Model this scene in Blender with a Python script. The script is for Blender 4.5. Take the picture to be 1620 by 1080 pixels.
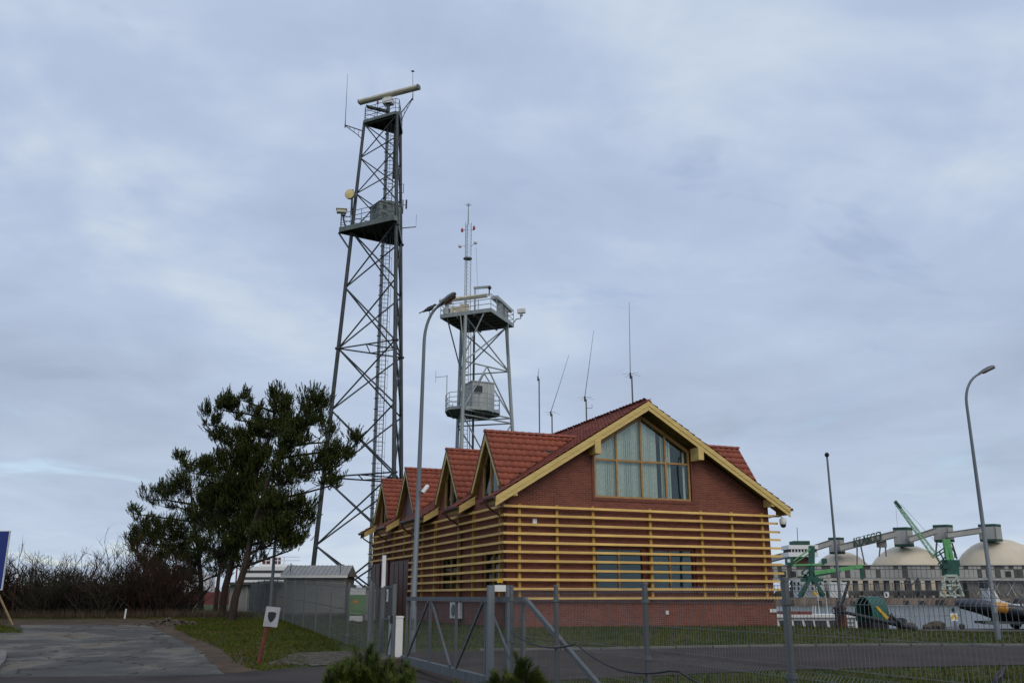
import bpy, bmesh, math, random
import numpy as np
from mathutils import Vector, Matrix
R = math.radians
for o in list(bpy.data.objects): bpy.data.objects.remove(o)
SC = bpy.context.scene
COL = SC.collection

# ------------------------------------------------------------------ camera, sky, sun, exposure
EYE = 1.65; F = 1450.0; TH = math.atan(403/1450.0)
cam_d = bpy.data.cameras.new('camera'); cam = bpy.data.objects.new('camera', cam_d); COL.objects.link(cam)
cam_d.sensor_width = 36; cam_d.lens = F/1620*36; cam_d.clip_start = .1; cam_d.clip_end = 9000
cam.location = (0, 0, EYE); cam.rotation_euler = (math.pi/2+TH, 0, 0)
SC.camera = cam
SC.render.resolution_x = 1024; SC.render.resolution_y = 682

SUN_EL, SUN_AZ = R(40), R(152)         # azimuth clockwise from +Y
W = bpy.data.worlds.new('World'); SC.world = W; W.use_nodes = True
nt = W.node_tree; nt.nodes.clear()
def N(t, tree=None, **k):
    n = (tree or nt).nodes.new(t)
    for a, v in k.items(): setattr(n, a, v)
    return n
def LK(a, b, tree=None): (tree or nt).links.new(a, b)
def MATH(op, a, b=None, tree=None, clamp=False):
    t = tree or nt; n = t.nodes.new('ShaderNodeMath'); n.operation = op; n.use_clamp = clamp
    for i, v in enumerate((a, b)):
        if v is None: continue
        if isinstance(v, (int, float)): n.inputs[i].default_value = v
        else: t.links.new(v, n.inputs[i])
    return n.outputs[0]
sky = N('ShaderNodeTexSky', sky_type='NISHITA', sun_disc=False, sun_elevation=SUN_EL, sun_rotation=SUN_AZ)
bg1 = N('ShaderNodeBackground'); bg1.inputs[1].default_value = .14; LK(sky.outputs[0], bg1.inputs[0])
tc = N('ShaderNodeTexCoord'); sp = N('ShaderNodeSeparateXYZ'); LK(tc.outputs['Generated'], sp.inputs[0])
zz = MATH('ADD', MATH('MAXIMUM', sp.outputs[2], 0.0), .17)
cv = N('ShaderNodeCombineXYZ'); LK(MATH('DIVIDE', sp.outputs[0], zz), cv.inputs[0]); LK(MATH('DIVIDE', sp.outputs[1], zz), cv.inputs[1])
cv.inputs[2].default_value = 9.3
def noise(scale, detail, rough, dist=0.0):
    n = N('ShaderNodeTexNoise'); n.inputs['Scale'].default_value = scale; n.inputs['Detail'].default_value = detail
    n.inputs['Roughness'].default_value = rough; n.inputs['Distortion'].default_value = dist
    LK(cv.outputs[0], n.inputs['Vector']); return n.outputs['Fac']
n1 = noise(.62, 6, .52, .5); n2 = noise(2.2, 5, .55, .4)
mixn = MATH('ADD', MATH('MULTIPLY', n1, .76), MATH('MULTIPLY', n2, .24))
rp = N('ShaderNodeValToRGB'); LK(mixn, rp.inputs[0])
els = rp.color_ramp.elements
els[0].position = .36; els[0].color = (.315, .385, .530, 1)
els[1].position = .63; els[1].color = (.640, .725, .820, 1)
e = els.new(.46); e.color = (.385, .470, .645, 1)
e = els.new(.54); e.color = (.455, .550, .735, 1)
bg2 = N('ShaderNodeBackground'); bg2.inputs[1].default_value = 1.0; 
hz = N('ShaderNodeMapRange'); hz.inputs['From Min'].default_value = .04; hz.inputs['From Max'].default_value = .40; hz.inputs['To Min'].default_value = .62; hz.inputs['To Max'].default_value = 0; LK(sp.outputs[2], hz.inputs['Value'])
hm = N('ShaderNodeMix', data_type='RGBA'); LK(MATH('MULTIPLY', hz.outputs[0], MATH('ADD', n2, .35)), hm.inputs[0]); LK(rp.outputs[0], hm.inputs[6]); hm.inputs[7].default_value = (.600, .700, .800, 1)
LK(hm.outputs[2], bg2.inputs[0])
n3 = noise(1.05, 5, .6, .8)
gap = N('ShaderNodeMapRange'); gap.inputs['From Min'].default_value = .60; gap.inputs['From Max'].default_value = .74
gap.inputs['To Min'].default_value = 1; gap.inputs['To Max'].default_value = .35; LK(n3, gap.inputs['Value'])
mx = N('ShaderNodeMixShader'); LK(gap.outputs[0], mx.inputs[0]); LK(bg1.outputs[0], mx.inputs[1]); LK(bg2.outputs[0], mx.inputs[2])
wo = N('ShaderNodeOutputWorld'); LK(mx.outputs[0], wo.inputs[0])

sl = bpy.data.lights.new('sun', 'SUN'); sl.energy = 1.15; sl.angle = R(40); sl.color = (1, .86, .64)
so = bpy.data.objects.new('sun', sl); COL.objects.link(so)
sdir = Vector((math.sin(SUN_AZ)*math.cos(SUN_EL), math.cos(SUN_AZ)*math.cos(SUN_EL), math.sin(SUN_EL)))
so.rotation_euler = (-sdir).to_track_quat('-Z', 'Y').to_euler(); so.location = (0, -20, 60)
vs = SC.view_settings; vs.view_transform = 'Standard'; vs.look = 'None'; vs.exposure = 0; vs.gamma = 1; vs.use_curve_mapping = False

# ------------------------------------------------------------------ helpers
def ray(u, v, d):
    yc = 540-v; fy = F*math.cos(TH)-yc*math.sin(TH); uz = F*math.sin(TH)+yc*math.cos(TH)
    return Vector(((u-810)/fy*d, d, EYE+uz/fy*d))
def rayz(u, v, z):
    yc = 540-v; fy = F*math.cos(TH)-yc*math.sin(TH); uz = F*math.sin(TH)+yc*math.cos(TH)
    return ray(u, v, (z-EYE)*fy/uz)
def sm(a, b, x):
    t = min(1, max(0, (x-a)/(b-a))); return t*t*(3-2*t)
EDGE = [(-300, 330), (3, 84), (7, 72), (13, 47.5), (60, 43), (4000, 43)]
def QY(x):                                # quay edge towards the water
    return float(np.interp(x, [p[0] for p in EDGE], [p[1] for p in EDGE])) if x > -300 else 330-.81*(x+300)
def gz(x, y):
    k = 1-.55*sm(10, 20, x)
    z = .48*min(1, max(0, (y-20.5)/16))*k
    z += .25*sm(38, 52, y)*(1-sm(-10, -2, x))
    z += .05*math.sin(x*.35+1)*math.sin(y*.23)*sm(21, 26, y)*(1-sm(38, 44, y))
    z -= .45*sm(39, 46, y)*sm(8, 14, x)
    return z
def tag(o, label=None, cat=None, group=None, kind=None):
    if label: o['label'] = label
    if cat: o['category'] = cat
    if group: o['group'] = group
    if kind: o['kind'] = kind
    return o
class MB:
    def __init__(s): s.v = []; s.f = []
    def add(s, vs, fs):
        n = len(s.v); s.v += [tuple(v) for v in vs]; s.f += [tuple(i+n for i in f) for f in fs]; return s
    def box(s, a, b):
        x0, y0, z0 = a; x1, y1, z1 = b
        return s.add([(x0,y0,z0),(x1,y0,z0),(x1,y1,z0),(x0,y1,z0),(x0,y0,z1),(x1,y0,z1),(x1,y1,z1),(x0,y1,z1)],
                     [(3,2,1,0),(4,5,6,7),(0,1,5,4),(1,2,6,5),(2,3,7,6),(3,0,4,7)])
    def obox(s, c, ax, ay, az):     # oriented box: centre, three half axes
        c, ax, ay, az = map(Vector, (c, ax, ay, az))
        vs = [c+ax*i+ay*j+az*k for k in (-1,1) for i, j in ((-1,-1),(1,-1),(1,1),(-1,1))]
        return s.add(vs, [(3,2,1,0),(4,5,6,7),(0,1,5,4),(1,2,6,5),(2,3,7,6),(3,0,4,7)])
    def bar(s, p, q, w, h=None, up=(0,0,1)):
        p, q = Vector(p), Vector(q); d = q-p; L = d.length; d.normalize(); h = h or w
        u = Vector(up)
        if abs(d.dot(u)) > .97: u = Vector((0, 1, 0))
        sx = d.cross(u).normalized(); sz = sx.cross(d)
        return s.obox((p+q)/2, d*L/2, sx*w/2, sz*h/2)
    def tube(s, pts, rad, n=8, caps=True):
        pts = [Vector(p) for p in pts]; m = len(pts)
        if isinstance(rad, (int, float)): rad = [rad]*m
        ref = None; vs = []; fs = []
        for i, p in enumerate(pts):
            d = (pts[min(i+1, m-1)]-pts[max(i-1, 0)])
            d = d.normalized() if d.length > 1e-9 else Vector((0, 0, 1))
            if ref is None:
                ref = d.orthogonal().normalized()
            ref = (ref-d*ref.dot(d)); ref = ref.normalized() if ref.length > 1e-6 else d.orthogonal().normalized()
            b = d.cross(ref)
            for k in range(n):
                a = 2*math.pi*k/n; vs.append(p+(ref*math.cos(a)+b*math.sin(a))*rad[i])
        for i in range(m-1):
            for k in range(n):
                fs.append((i*n+k, i*n+(k+1) % n, (i+1)*n+(k+1) % n, (i+1)*n+k))
        if caps: fs += [tuple(reversed(range(n))), tuple(range((m-1)*n, m*n))]
        return s.add(vs, fs)
    def prism(s, poly, vec):        # polygon of 3-D points extruded along vec
        poly = [Vector(p) for p in poly]; vec = Vector(vec); n = len(poly)
        nrm = Vector((0, 0, 0))
        for i in range(n): nrm += poly[i].cross(poly[(i+1) % n])
        if nrm.dot(vec) > 0: poly = poly[::-1]
        fs = [tuple(range(n)), tuple(reversed(range(n, 2*n)))]
        fs += [((i+1) % n, i, i+n, (i+1) % n+n) for i in range(n)]
        return s.add(poly+[p+vec for p in poly], fs)
    def lathe(s, c, prof, n=16, axis=None):
        c = Vector(c); ax = Vector(axis or (0, 0, 1)).normalized(); u = ax.orthogonal().normalized(); w = ax.cross(u)
        vs = []; fs = []; m = len(prof)
        for r, h in prof:
            for k in range(n):
                a = 2*math.pi*k/n; vs.append(c+ax*h+(u*math.cos(a)+w*math.sin(a))*r)
        for i in range(m-1):
            for k in range(n): fs.append((i*n+k, i*n+(k+1) % n, (i+1)*n+(k+1) % n, (i+1)*n+k))
        fs += [tuple(reversed(range(n))), tuple(range((m-1)*n, m*n))]
        return s.add(vs, fs)
    def mesh(s, name, mat, rel=(0, 0, 0), smooth=False):
        me = bpy.data.meshes.new(name)
        me.from_pydata([(v[0]-rel[0], v[1]-rel[1], v[2]-rel[2]) for v in s.v], [], s.f)
        if mat: me.materials.append(M[mat] if isinstance(mat, str) else mat)
        if smooth:
            me.polygons.foreach_set('use_smooth', [True]*len(me.polygons))
            me.set_sharp_from_angle(angle=R(40))
        me.update(); return me
    def build(s, name, mat, parent=None, rel=None, smooth=False):
        if rel is None:
            p = parent
            while p is not None and p.parent is not None: p = p.parent
            rel = p.location if (p is not None and not p.get('_local')) else (0, 0, 0)
        me = s.mesh(name, mat, rel, smooth)
        o = bpy.data.objects.new(name, me); COL.objects.link(o)
        if parent is not None: o.parent = parent
        return o
    def thing(s, name, mat, base, label, cat, group=None, kind=None, smooth=False):
        o = s.build(name, mat, None, base, smooth); o.location = base
        return tag(o, label, cat, group, kind)
def empty(name, loc, label, cat, group=None, rz=0, local=False):
    o = bpy.data.objects.new(name, None); COL.objects.link(o); o.location = loc; o.rotation_euler = (0, 0, rz)
    o.empty_display_size = .2
    if local: o['_local'] = 1
    return tag(o, label, cat, group)
def inst(me, name, parent, mat4):
    o = bpy.data.objects.new(name, me); COL.objects.link(o); o.parent = parent; o.matrix_local = mat4
    return o
def npmesh(name, verts, faces, mat, n=3):
    me = bpy.data.meshes.new(name); verts = np.asarray(verts, np.float32).reshape(-1, 3); faces = np.asarray(faces, np.int32).reshape(-1, n)
    me.vertices.add(len(verts)); me.vertices.foreach_set('co', verts.ravel())
    me.loops.add(faces.size); me.loops.foreach_set('vertex_index', faces.ravel())
    me.polygons.add(len(faces)); me.polygons.foreach_set('loop_start', np.arange(0, faces.size, n, dtype=np.int32))
    me.polygons.foreach_set('loop_total', np.full(len(faces), n, np.int32))
    me.update(calc_edges=True); me.validate()
    for m in (mat if isinstance(mat, (list, tuple)) else [mat]): me.materials.append(M[m])
    return me

# ------------------------------------------------------------------ materials
M = {}
def mat(name, col, rough=.6, metal=0, var=.15, scale=6, bump=0, bscale=None, col2=None, rand=0, spec=.5, streak=False, lo=.35, hi=.65):
    m = bpy.data.materials.new(name); m.use_nodes = True; t = m.node_tree; b = t.nodes['Principled BSDF']
    b.inputs['Roughness'].default_value = rough; b.inputs['Metallic'].default_value = metal
    b.inputs['Specular IOR Level'].default_value = spec
    c = N('ShaderNodeTexCoord', t); no = N('ShaderNodeTexNoise', t); no.inputs['Scale'].default_value = scale; no.inputs['Detail'].default_value = 6
    src = c.outputs['Object']
    if streak:
        mp = N('ShaderNodeMapping', t); mp.inputs['Scale'].default_value = streak if isinstance(streak, tuple) else (1, 1, .08)
        LK(src, mp.inputs[0], t); src = mp.outputs[0]
    LK(src, no.inputs['Vector'], t)
    c2 = col2 or tuple(max(0, x*(1-var)) for x in col)
    c1 = col if col2 else tuple(min(1, x*(1+var)) for x in col)
    r = N('ShaderNodeValToRGB', t); r.color_ramp.elements[0].position = lo; r.color_ramp.elements[1].position = hi
    r.color_ramp.elements[0].color = (*c1, 1); r.color_ramp.elements[1].color = (*c2, 1); LK(no.outputs['Fac'], r.inputs[0], t)
    out = r.outputs[0]
    if rand:
        oi = N('ShaderNodeObjectInfo', t); hs = N('ShaderNodeHueSaturation', t)
        mr = N('ShaderNodeMapRange', t); mr.inputs['To Min'].default_value = 1-rand; mr.inputs['To Max'].default_value = 1+rand
        LK(oi.outputs['Random'], mr.inputs['Value'], t); LK(mr.outputs[0], hs.inputs['Value'], t); LK(out, hs.inputs['Color'], t); out = hs.outputs[0]
    LK(out, b.inputs['Base Color'], t)
    if bump:
        n2 = N('ShaderNodeTexNoise', t); n2.inputs['Scale'].default_value = bscale or scale*6; n2.inputs['Detail'].default_value = 5; LK(c.outputs['Object'], n2.inputs['Vector'], t)
        bp = N('ShaderNodeBump', t); bp.inputs['Strength'].default_value = 1; bp.inputs['Distance'].default_value = bump
        LK(n2.outputs['Fac'], bp.inputs['Height'], t); LK(bp.outputs[0], b.inputs['Normal'], t)
    M[name] = m; return m
def glass(name, tint, refl=1.5):
    m = bpy.data.materials.new(name); m.use_nodes = True; t = m.node_tree; t.nodes.remove(t.nodes['Principled BSDF'])
    tr = N('ShaderNodeBsdfTransparent', t); tr.inputs[0].default_value = (*tint, 1)
    gl = N('ShaderNodeBsdfGlossy', t); gl.inputs['Roughness'].default_value = .02; gl.inputs[0].default_value = (.85, .95, .95, 1)
    c = N('ShaderNodeTexCoord', t); no = N('ShaderNodeTexNoise', t); no.inputs['Scale'].default_value = .7; LK(c.outputs['Object'], no.inputs['Vector'], t)
    bp = N('ShaderNodeBump', t); bp.inputs['Distance'].default_value = .006; LK(no.outputs['Fac'], bp.inputs['Height'], t); LK(bp.outputs[0], gl.inputs['Normal'], t)
    fr = N('ShaderNodeFresnel', t); fr.inputs['IOR'].default_value = refl
    ms = N('ShaderNodeMixShader', t); LK(fr.outputs[0], ms.inputs[0], t); LK(tr.outputs[0], ms.inputs[1], t); LK(gl.outputs[0], ms.inputs[2], t)
    LK(ms.outputs[0], t.nodes['Material Output'].inputs[0], t); M[name] = m
def brickmat(name, c1, c2, mortar):
    m = bpy.data.materials.new(name); m.use_nodes = True; t = m.node_tree; b = t.nodes['Principled BSDF']; b.inputs['Roughness'].default_value = .8
    c = N('ShaderNodeTexCoord', t); s = N('ShaderNodeSeparateXYZ', t); LK(c.outputs['Object'], s.inputs[0], t)
    cb = N('ShaderNodeCombineXYZ', t); LK(MATH('ADD', s.outputs[0], s.outputs[1], t), cb.inputs[0], t); LK(s.outputs[2], cb.inputs[1], t)
    br = N('ShaderNodeTexBrick', t); LK(cb.outputs[0], br.inputs['Vector'], t)
    for k, v in (('Scale', 1), ('Mortar Size', .010), ('Mortar Smooth', .2), ('Brick Width', .26), ('Row Height', .077), ('Bias', 0)): br.inputs[k].default_value = v
    br.inputs['Color1'].default_value = (*c1, 1); br.inputs['Color2'].default_value = (*c2, 1); br.inputs['Mortar'].default_value = (*mortar, 1)
    no = N('ShaderNodeTexNoise', t); no.inputs['Scale'].default_value = .9; no.inputs['Detail'].default_value = 6; LK(c.outputs['Object'], no.inputs['Vector'], t)
    mr = N('ShaderNodeMapRange', t); mr.inputs['To Min'].default_value = .78; mr.inputs['To Max'].default_value = 1.2; LK(no.outputs['Fac'], mr.inputs['Value'], t)
    hs = N('ShaderNodeHueSaturation', t); LK(br.outputs['Color'], hs.inputs['Color'], t); LK(mr.outputs[0], hs.inputs['Value'], t)
    LK(hs.outputs[0], b.inputs['Base Color'], t)
    bp = N('ShaderNodeBump', t); bp.inputs['Distance'].default_value = .008; bp.invert = True; LK(br.outputs['Fac'], bp.inputs['Height'], t); LK(bp.outputs[0], b.inputs['Normal'], t)
    M[name] = m
brickmat('brick', (.225, .060, .034), (.135, .034, .022), (.25, .120, .088))
mat('plinth', (.165, .040, .036), .8, var=.2, scale=2, bump=.004)
mat('tile', (.275, .062, .030), .65, scale=1.1, col2=(.175, .040, .024), bump=.003, bscale=40, rand=.16)
mat('tile_dark', (.22, .048, .026), .6, var=.25, scale=2)
mat('yellow_wood', (.72, .53, .19), .65, scale=3, col2=(.58, .42, .15), streak=(.6, .6, 5), bump=.002, bscale=30)
mat('yellow_slat', (.76, .50, .155), .65, scale=2.2, col2=(.58, .37, .11), streak=(.5, 4, 4), bump=.002, bscale=30, rand=.12)
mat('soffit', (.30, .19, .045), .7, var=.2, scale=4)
mat('batten', (.43, .25, .05), .65, var=.2, scale=4)
mat('window_wood', (.38, .21, .07), .5, var=.15, scale=6)
mat('trim_brown', (.15, .035, .016), .5, var=.15)
mat('gutter_brown', (.085, .030, .024), .4, var=.1)
mat('door_brown', (.085, .026, .018), .45, var=.12, scale=3)
mat('blind_grey', (.30, .34, .34), .8, var=.1, scale=9)
mat('blind', (.80, .82, .79), .8, var=.10, scale=9, rand=.03)
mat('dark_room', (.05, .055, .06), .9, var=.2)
glass('glass', (.93, .97, .95)); glass('glass_dark', (.45, .55, .56), 1.7)
mat('galv', (.110, .120, .124), .65, .1, var=.18, scale=9, streak=True)
mat('galv_pale', (.30, .34, .345), .55, .15, var=.15, scale=5, streak=True)
mat('tower_dark', (.046, .054, .060), .5, .25, var=.22, scale=3)
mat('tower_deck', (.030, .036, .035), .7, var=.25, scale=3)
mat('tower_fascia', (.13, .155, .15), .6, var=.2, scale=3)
mat('cabin_green', (.16, .19, .18), .6, var=.15, scale=3)
mat('cabin_grey', (.38, .41, .42), .55, var=.1, scale=3, streak=True)
mat('radar_cream', (.60, .56, .44), .5, var=.12, scale=3)
mat('white_paint', (.72, .73, .72), .5, var=.06, scale=4)
mat('dish_cream', (.74, .60, .26), .5, var=.08, scale=5)
mat('black', (.018, .018, .020), .5, var=.2)
mat('red_lamp', (.35, .03, .03), .3, var=.1)
mat('lamp_grey', (.13, .14, .145), .5, .2, var=.2, scale=6)
mat('lens_amber', (.045, .022, .016), .35, var=.2)
mat('pole_galv', (.16, .18, .20), .55, .2, var=.15, scale=5, streak=True)
mat('crow', (.012, .012, .014), .45, var=.3, scale=20)
mat('needle', (.028, .044, .010), .7, scale=3.0, spec=.12, col2=(.080, .092, .023), lo=.4, hi=.62)
mat('needle_near', (.034, .056, .006), .6, var=.3, scale=5, spec=.2, col2=(.085, .115, .015))
mat('bark', (.036, .022, .016), .9, var=.4, scale=8, bump=.02, bscale=20, streak=(1, 1, .3))
mat('bark_dark', (.020, .015, .012), .9, var=.3, scale=8)
mat('twig', (.036, .022, .016), .95, var=.35, scale=1.5, col2=(.066, .036, .026), spec=.1)
mat('twig_green', (.038, .033, .016), .95, var=.3, scale=1.5)
mat('grass_blade', (.046, .066, .008), .8, var=.3, scale=.5, col2=(.084, .080, .014), spec=.08)
mat('concrete', (.135, .13, .12), .85, var=.2, scale=2, bump=.006)
mat('quay_wall', (.25, .20, .155), .85, var=.3, scale=.5, streak=(1, 1, .2), col2=(.13, .085, .06))
mat('shed_grey', (.28, .285, .265), .7, var=.08, scale=2)
mat('shed_roof', (.33, .33, .325), .55, .2, var=.1, scale=3)
mat('sign_blue', (.012, .030, .20), .4, var=.06, scale=2)
mat('red_paint', (.15, .026, .020), .55, var=.2, scale=8)
mat('dome_cream', (.64, .56, .43), .8, var=.08, scale=.15, streak=(1, 1, .3))
mat('term_grey', (.155, .148, .14), .8, var=.25, scale=.3, streak=(1, 1, .3))
mat('term_light', (.36, .36, .345), .75, var=.12, scale=.25, streak=(1, 1, .2))
mat('term_dark', (.085, .082, .08), .85, var=.25, scale=.3)
mat('green_roof', (.012, .060, .040), .6, var=.15, scale=.5)
mat('crane_dark', (.008, .075, .055), .55, var=.2, scale=.6)
mat('crane_light', (.10, .34, .12), .55, var=.2, scale=.6)
mat('crane_pale', (.40, .47, .40), .6, var=.2, scale=.6)
mat('brick_far', (.13, .055, .04), .85, var=.15, scale=.6)
mat('yellow_paint', (.65, .38, .02), .5, var=.1, scale=3)
mat('orange_paint', (.62, .27, .03), .5, var=.2, scale=4)
mat('navy_tube', (.045, .052, .075), .45, var=.2, scale=3)
mat('hull_black', (.014, .015, .02), .5, var=.2)
mat('boat_green', (.008, .085, .058), .4, var=.15, scale=2)
mat('rust_brown', (.11, .045, .030), .85, var=.3, scale=6, bump=.01)
mat('anchor_black', (.022, .023, .030), .5, var=.3, scale=5)
mat('board_green', (.14, .27, .09), .55, var=.12, scale=2)
mat('wire', (.165, .172, .172), .6, var=.15, scale=6)
mat('plate_white', (.38, .39, .41), .5, var=.12, scale=6)
mat('old_wood', (.22, .15, .07), .8, var=.2, scale=6)
mat('hull_red', (.10, .022, .018), .6, var=.25, scale=.3)
mat('stone', (.085, .065, .048), .85, var=.25, scale=6, bump=.01)

def groundmat():
    m = bpy.data.materials.new('lawn'); m.use_nodes = True; t = m.node_tree; b = t.nodes['Principled BSDF']; b.inputs['Roughness'].default_value = .9; b.inputs['Specular IOR Level'].default_value = .2
    c = N('ShaderNodeTexCoord', t)
    def no(sc, de=6):
        n = N('ShaderNodeTexNoise', t); n.inputs['Scale'].default_value = sc; n.inputs['Detail'].default_value = de; LK(c.outputs['Object'], n.inputs['Vector'], t); return n.outputs['Fac']
    r = N('ShaderNodeValToRGB', t); LK(no(.45, 8), r.inputs[0], t); E = r.color_ramp.elements
    E[0].position = .34; E[0].color = (.024, .036, .006, 1); E[1].position = .72; E[1].color = (.076, .058, .017, 1)
    x = E.new(.52); x.color = (.050, .066, .009, 1)
    r2 = N('ShaderNodeValToRGB', t); LK(no(14, 4), r2.inputs[0], t); r2.color_ramp.elements[0].position = .3; r2.color_ramp.elements[0].color = (.55, .55, .55, 1); r2.color_ramp.elements[1].position = .7; r2.color_ramp.elements[1].color = (1.25, 1.25, 1.2, 1)
    mm = N('ShaderNodeMix', t, data_type='RGBA', blend_type='MULTIPLY'); mm.inputs[0].default_value = 1; LK(r.outputs[0], mm.inputs[6], t); LK(r2.outputs[0], mm.inputs[7], t)
    LK(mm.outputs[2], b.inputs['Base Color'], t)
    bp = N('ShaderNodeBump', t); bp.inputs['Distance'].default_value = .05; LK(no(9, 6), bp.inputs['Height'], t); LK(bp.outputs[0], b.inputs['Normal'], t)
    M['lawn'] = m
groundmat()
mat('asphalt', (.062, .054, .049), .9, spec=.15, var=.2, scale=.6, bump=.008, bscale=40, col2=(.035, .030, .028))
def wornmat():
    m = bpy.data.materials.new('worn_asphalt'); m.use_nodes = True; t = m.node_tree; b = t.nodes['Principled BSDF']; b.inputs['Roughness'].default_value = .9; b.inputs['Specular IOR Level'].default_value = .15
    c = N('ShaderNodeTexCoord', t)
    def no(sc, de=6, ro=.6):
        n = N('ShaderNodeTexNoise', t); n.inputs['Scale'].default_value = sc; n.inputs['Detail'].default_value = de; n.inputs['Roughness'].default_value = ro; LK(c.outputs['Object'], n.inputs['Vector'], t); return n.outputs['Fac']
    def ramp(src, *st):
        r = N('ShaderNodeValToRGB', t); LK(src, r.inputs[0], t); E = r.color_ramp.elements
        E[0].position, E[0].color = st[0][0], (*st[0][1], 1); E[1].position, E[1].color = st[-1][0], (*st[-1][1], 1)
        for p, q in st[1:-1]: x = E.new(p); x.color = (*q, 1)
        return r.outputs[0]
    big = ramp(no(.45, 8, .62), (.36, (.066, .066, .063)), (.50, (.088, .086, .080)), (.58, (.150, .143, .124)), (.68, (.135, .110, .080)))
    fine = ramp(no(22, 3), (.3, (.7, .7, .7)), (.7, (1.3, 1.3, 1.3)))
    v = N('ShaderNodeTexVoronoi', t, feature='DISTANCE_TO_EDGE'); v.inputs['Scale'].default_value = .42; mp = N('ShaderNodeMixRGB', t) if False else None
    nn = N('ShaderNodeTexNoise', t); nn.inputs['Scale'].default_value = 1.6; LK(c.outputs['Object'], nn.inputs['Vector'], t)
    va = N('ShaderNodeVectorMath', t, operation='ADD'); LK(c.outputs['Object'], va.inputs[0], t); LK(nn.outputs['Color'], va.inputs[1], t); LK(va.outputs[0], v.inputs['Vector'], t)
    crack = ramp(v.outputs['Distance'], (.004, (.35, .33, .3)), (.022, (1, 1, 1)))
    def mul(x, y):
        mm = N('ShaderNodeMix', t, data_type='RGBA', blend_type='MULTIPLY'); mm.inputs[0].default_value = 1; LK(x, mm.inputs[6], t); LK(y, mm.inputs[7], t); return mm.outputs[2]
    LK(mul(mul(big, fine), crack), b.inputs['Base Color'], t)
    bp = N('ShaderNodeBump', t); bp.inputs['Distance'].default_value = .02; LK(no(9), bp.inputs['Height'], t); LK(bp.outputs[0], b.inputs['Normal'], t); M['worn_asphalt'] = m
wornmat()
mat('dirt', (.105, .074, .050), .95, spec=.1, scale=1.4, bump=.03, bscale=6, col2=(.060, .048, .036))
mat('access_asphalt', (.066, .053, .047), .9, spec=.12, scale=.8, bump=.008, bscale=30, col2=(.046, .037, .034))
mat('paving', (.085, .078, .068), .85, var=.2, scale=1.5, bump=.01)
mat('cobble_stone', (.090, .082, .070), .9, var=.3, scale=5, bump=.006, rand=.25, spec=.2)
mat('seabed', (.06, .06, .05), .9)
def watermat():
    m = bpy.data.materials.new('water'); m.use_nodes = True; t = m.node_tree; b = t.nodes['Principled BSDF']
    b.inputs['Base Color'].default_value = (.055, .065, .065, 1); b.inputs['Roughness'].default_value = .22; b.inputs['IOR'].default_value = 1.33
    c = N('ShaderNodeTexCoord', t); mp = N('ShaderNodeMapping', t); mp.inputs['Scale'].default_value = (.5, 1, 1); LK(c.outputs['Object'], mp.inputs[0], t)
    n = N('ShaderNodeTexNoise', t); n.inputs['Scale'].default_value = .8; n.inputs['Detail'].default_value = 8; n.inputs['Roughness'].default_value = .65; LK(mp.outputs[0], n.inputs['Vector'], t)
    bp = N('ShaderNodeBump', t); bp.inputs['Distance'].default_value = .55; LK(n.outputs['Fac'], bp.inputs['Height'], t); LK(bp.outputs[0], b.inputs['Normal'], t)
    M['water'] = m
watermat()

# ------------------------------------------------------------------ ground, roads, water
def struct(o, name=None): return tag(o, kind='structure')
def axis_pts(lo, hi, fine_lo, fine_hi, step):
    a = list(np.arange(fine_lo, fine_hi+.01, step)); g = step*2
    x = fine_hi
    while x < hi: x = min(hi, x+g); a.append(x); g *= 1.5
    x = fine_lo; g = step*2
    while x > lo: x = max(lo, x-g); a.insert(0, x); g *= 1.5
    return a
xs = axis_pts(-4000, 4000, -45, 45, 1.0); ys = axis_pts(-400, 6000, -4, 110, 1.0)
def tz(x, y):
    z = gz(x, y); d = y-QY(x)
    if d > -1.5: z = z*(1-sm(-1.5, 1.5, d))-5*sm(-1.5, 1.5, d)
    return z
vs_ = [(x, y, tz(x, y)) for y in ys for x in xs]; nx = len(xs)
fs_ = [(j*nx+i, j*nx+i+1, (j+1)*nx+i+1, (j+1)*nx+i) for j in range(len(ys)-1) for i in range(nx-1)]
mb = MB(); mb.v = vs_; mb.f = fs_
struct(mb.build('ground', 'lawn', smooth=False))
def drape(name, poly, mt, dz, jit=0, seed=1):
    rnd = random.Random(seed); P = []
    n = len(poly)
    for i in range(n):
        a, b = Vector(poly[i]), Vector(poly[(i+1) % n]); k = max(1, int((b-a).length/.35)) if jit else 1
        k = min(k, 90)
        for j in range(k):
            p = a.lerp(b, j/k)
            if jit and j: p = p+Vector((rnd.gauss(0, jit), rnd.gauss(0, jit)))
            P.append(p)
    bm = bmesh.new(); f = bm.faces.new([bm.verts.new((p.x, p.y, 0)) for p in P])
    if f.calc_area() and f.normal.z < 0: f.normal_flip()
    bmesh.ops.triangulate(bm, faces=bm.faces[:])
    x0, x1 = min(p.x for p in P), max(p.x for p in P); y0, y1 = min(p.y for p in P), max(p.y for p in P)
    for ax, lo, hi in ((0, max(x0, -60), min(x1, 60)), (1, y0, min(y1, 110))):
        c = math.ceil(lo)
        while c < hi:
            co = (c, 0, 0) if ax == 0 else (0, c, 0); no = (1, 0, 0) if ax == 0 else (0, 1, 0)
            bmesh.ops.bisect_plane(bm, geom=bm.verts[:]+bm.edges[:]+bm.faces[:], plane_co=co, plane_no=no, dist=1e-4); c += 1
    for v in bm.verts: v.co.z = gz(v.co.x, v.co.y)+dz
    bmesh.ops.recalc_face_normals(bm, faces=bm.faces[:])
    me = bpy.data.meshes.new(name); bm.to_mesh(me); bm.free(); me.materials.append(M[mt])
    o = bpy.data.objects.new(name, me); COL.objects.link(o); return struct(o)
def FX(y): return 5.9-.375*y                       # line of the boundary fence
def FY(px): return 5.9/(.375+(px-810)/1494.0)
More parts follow.
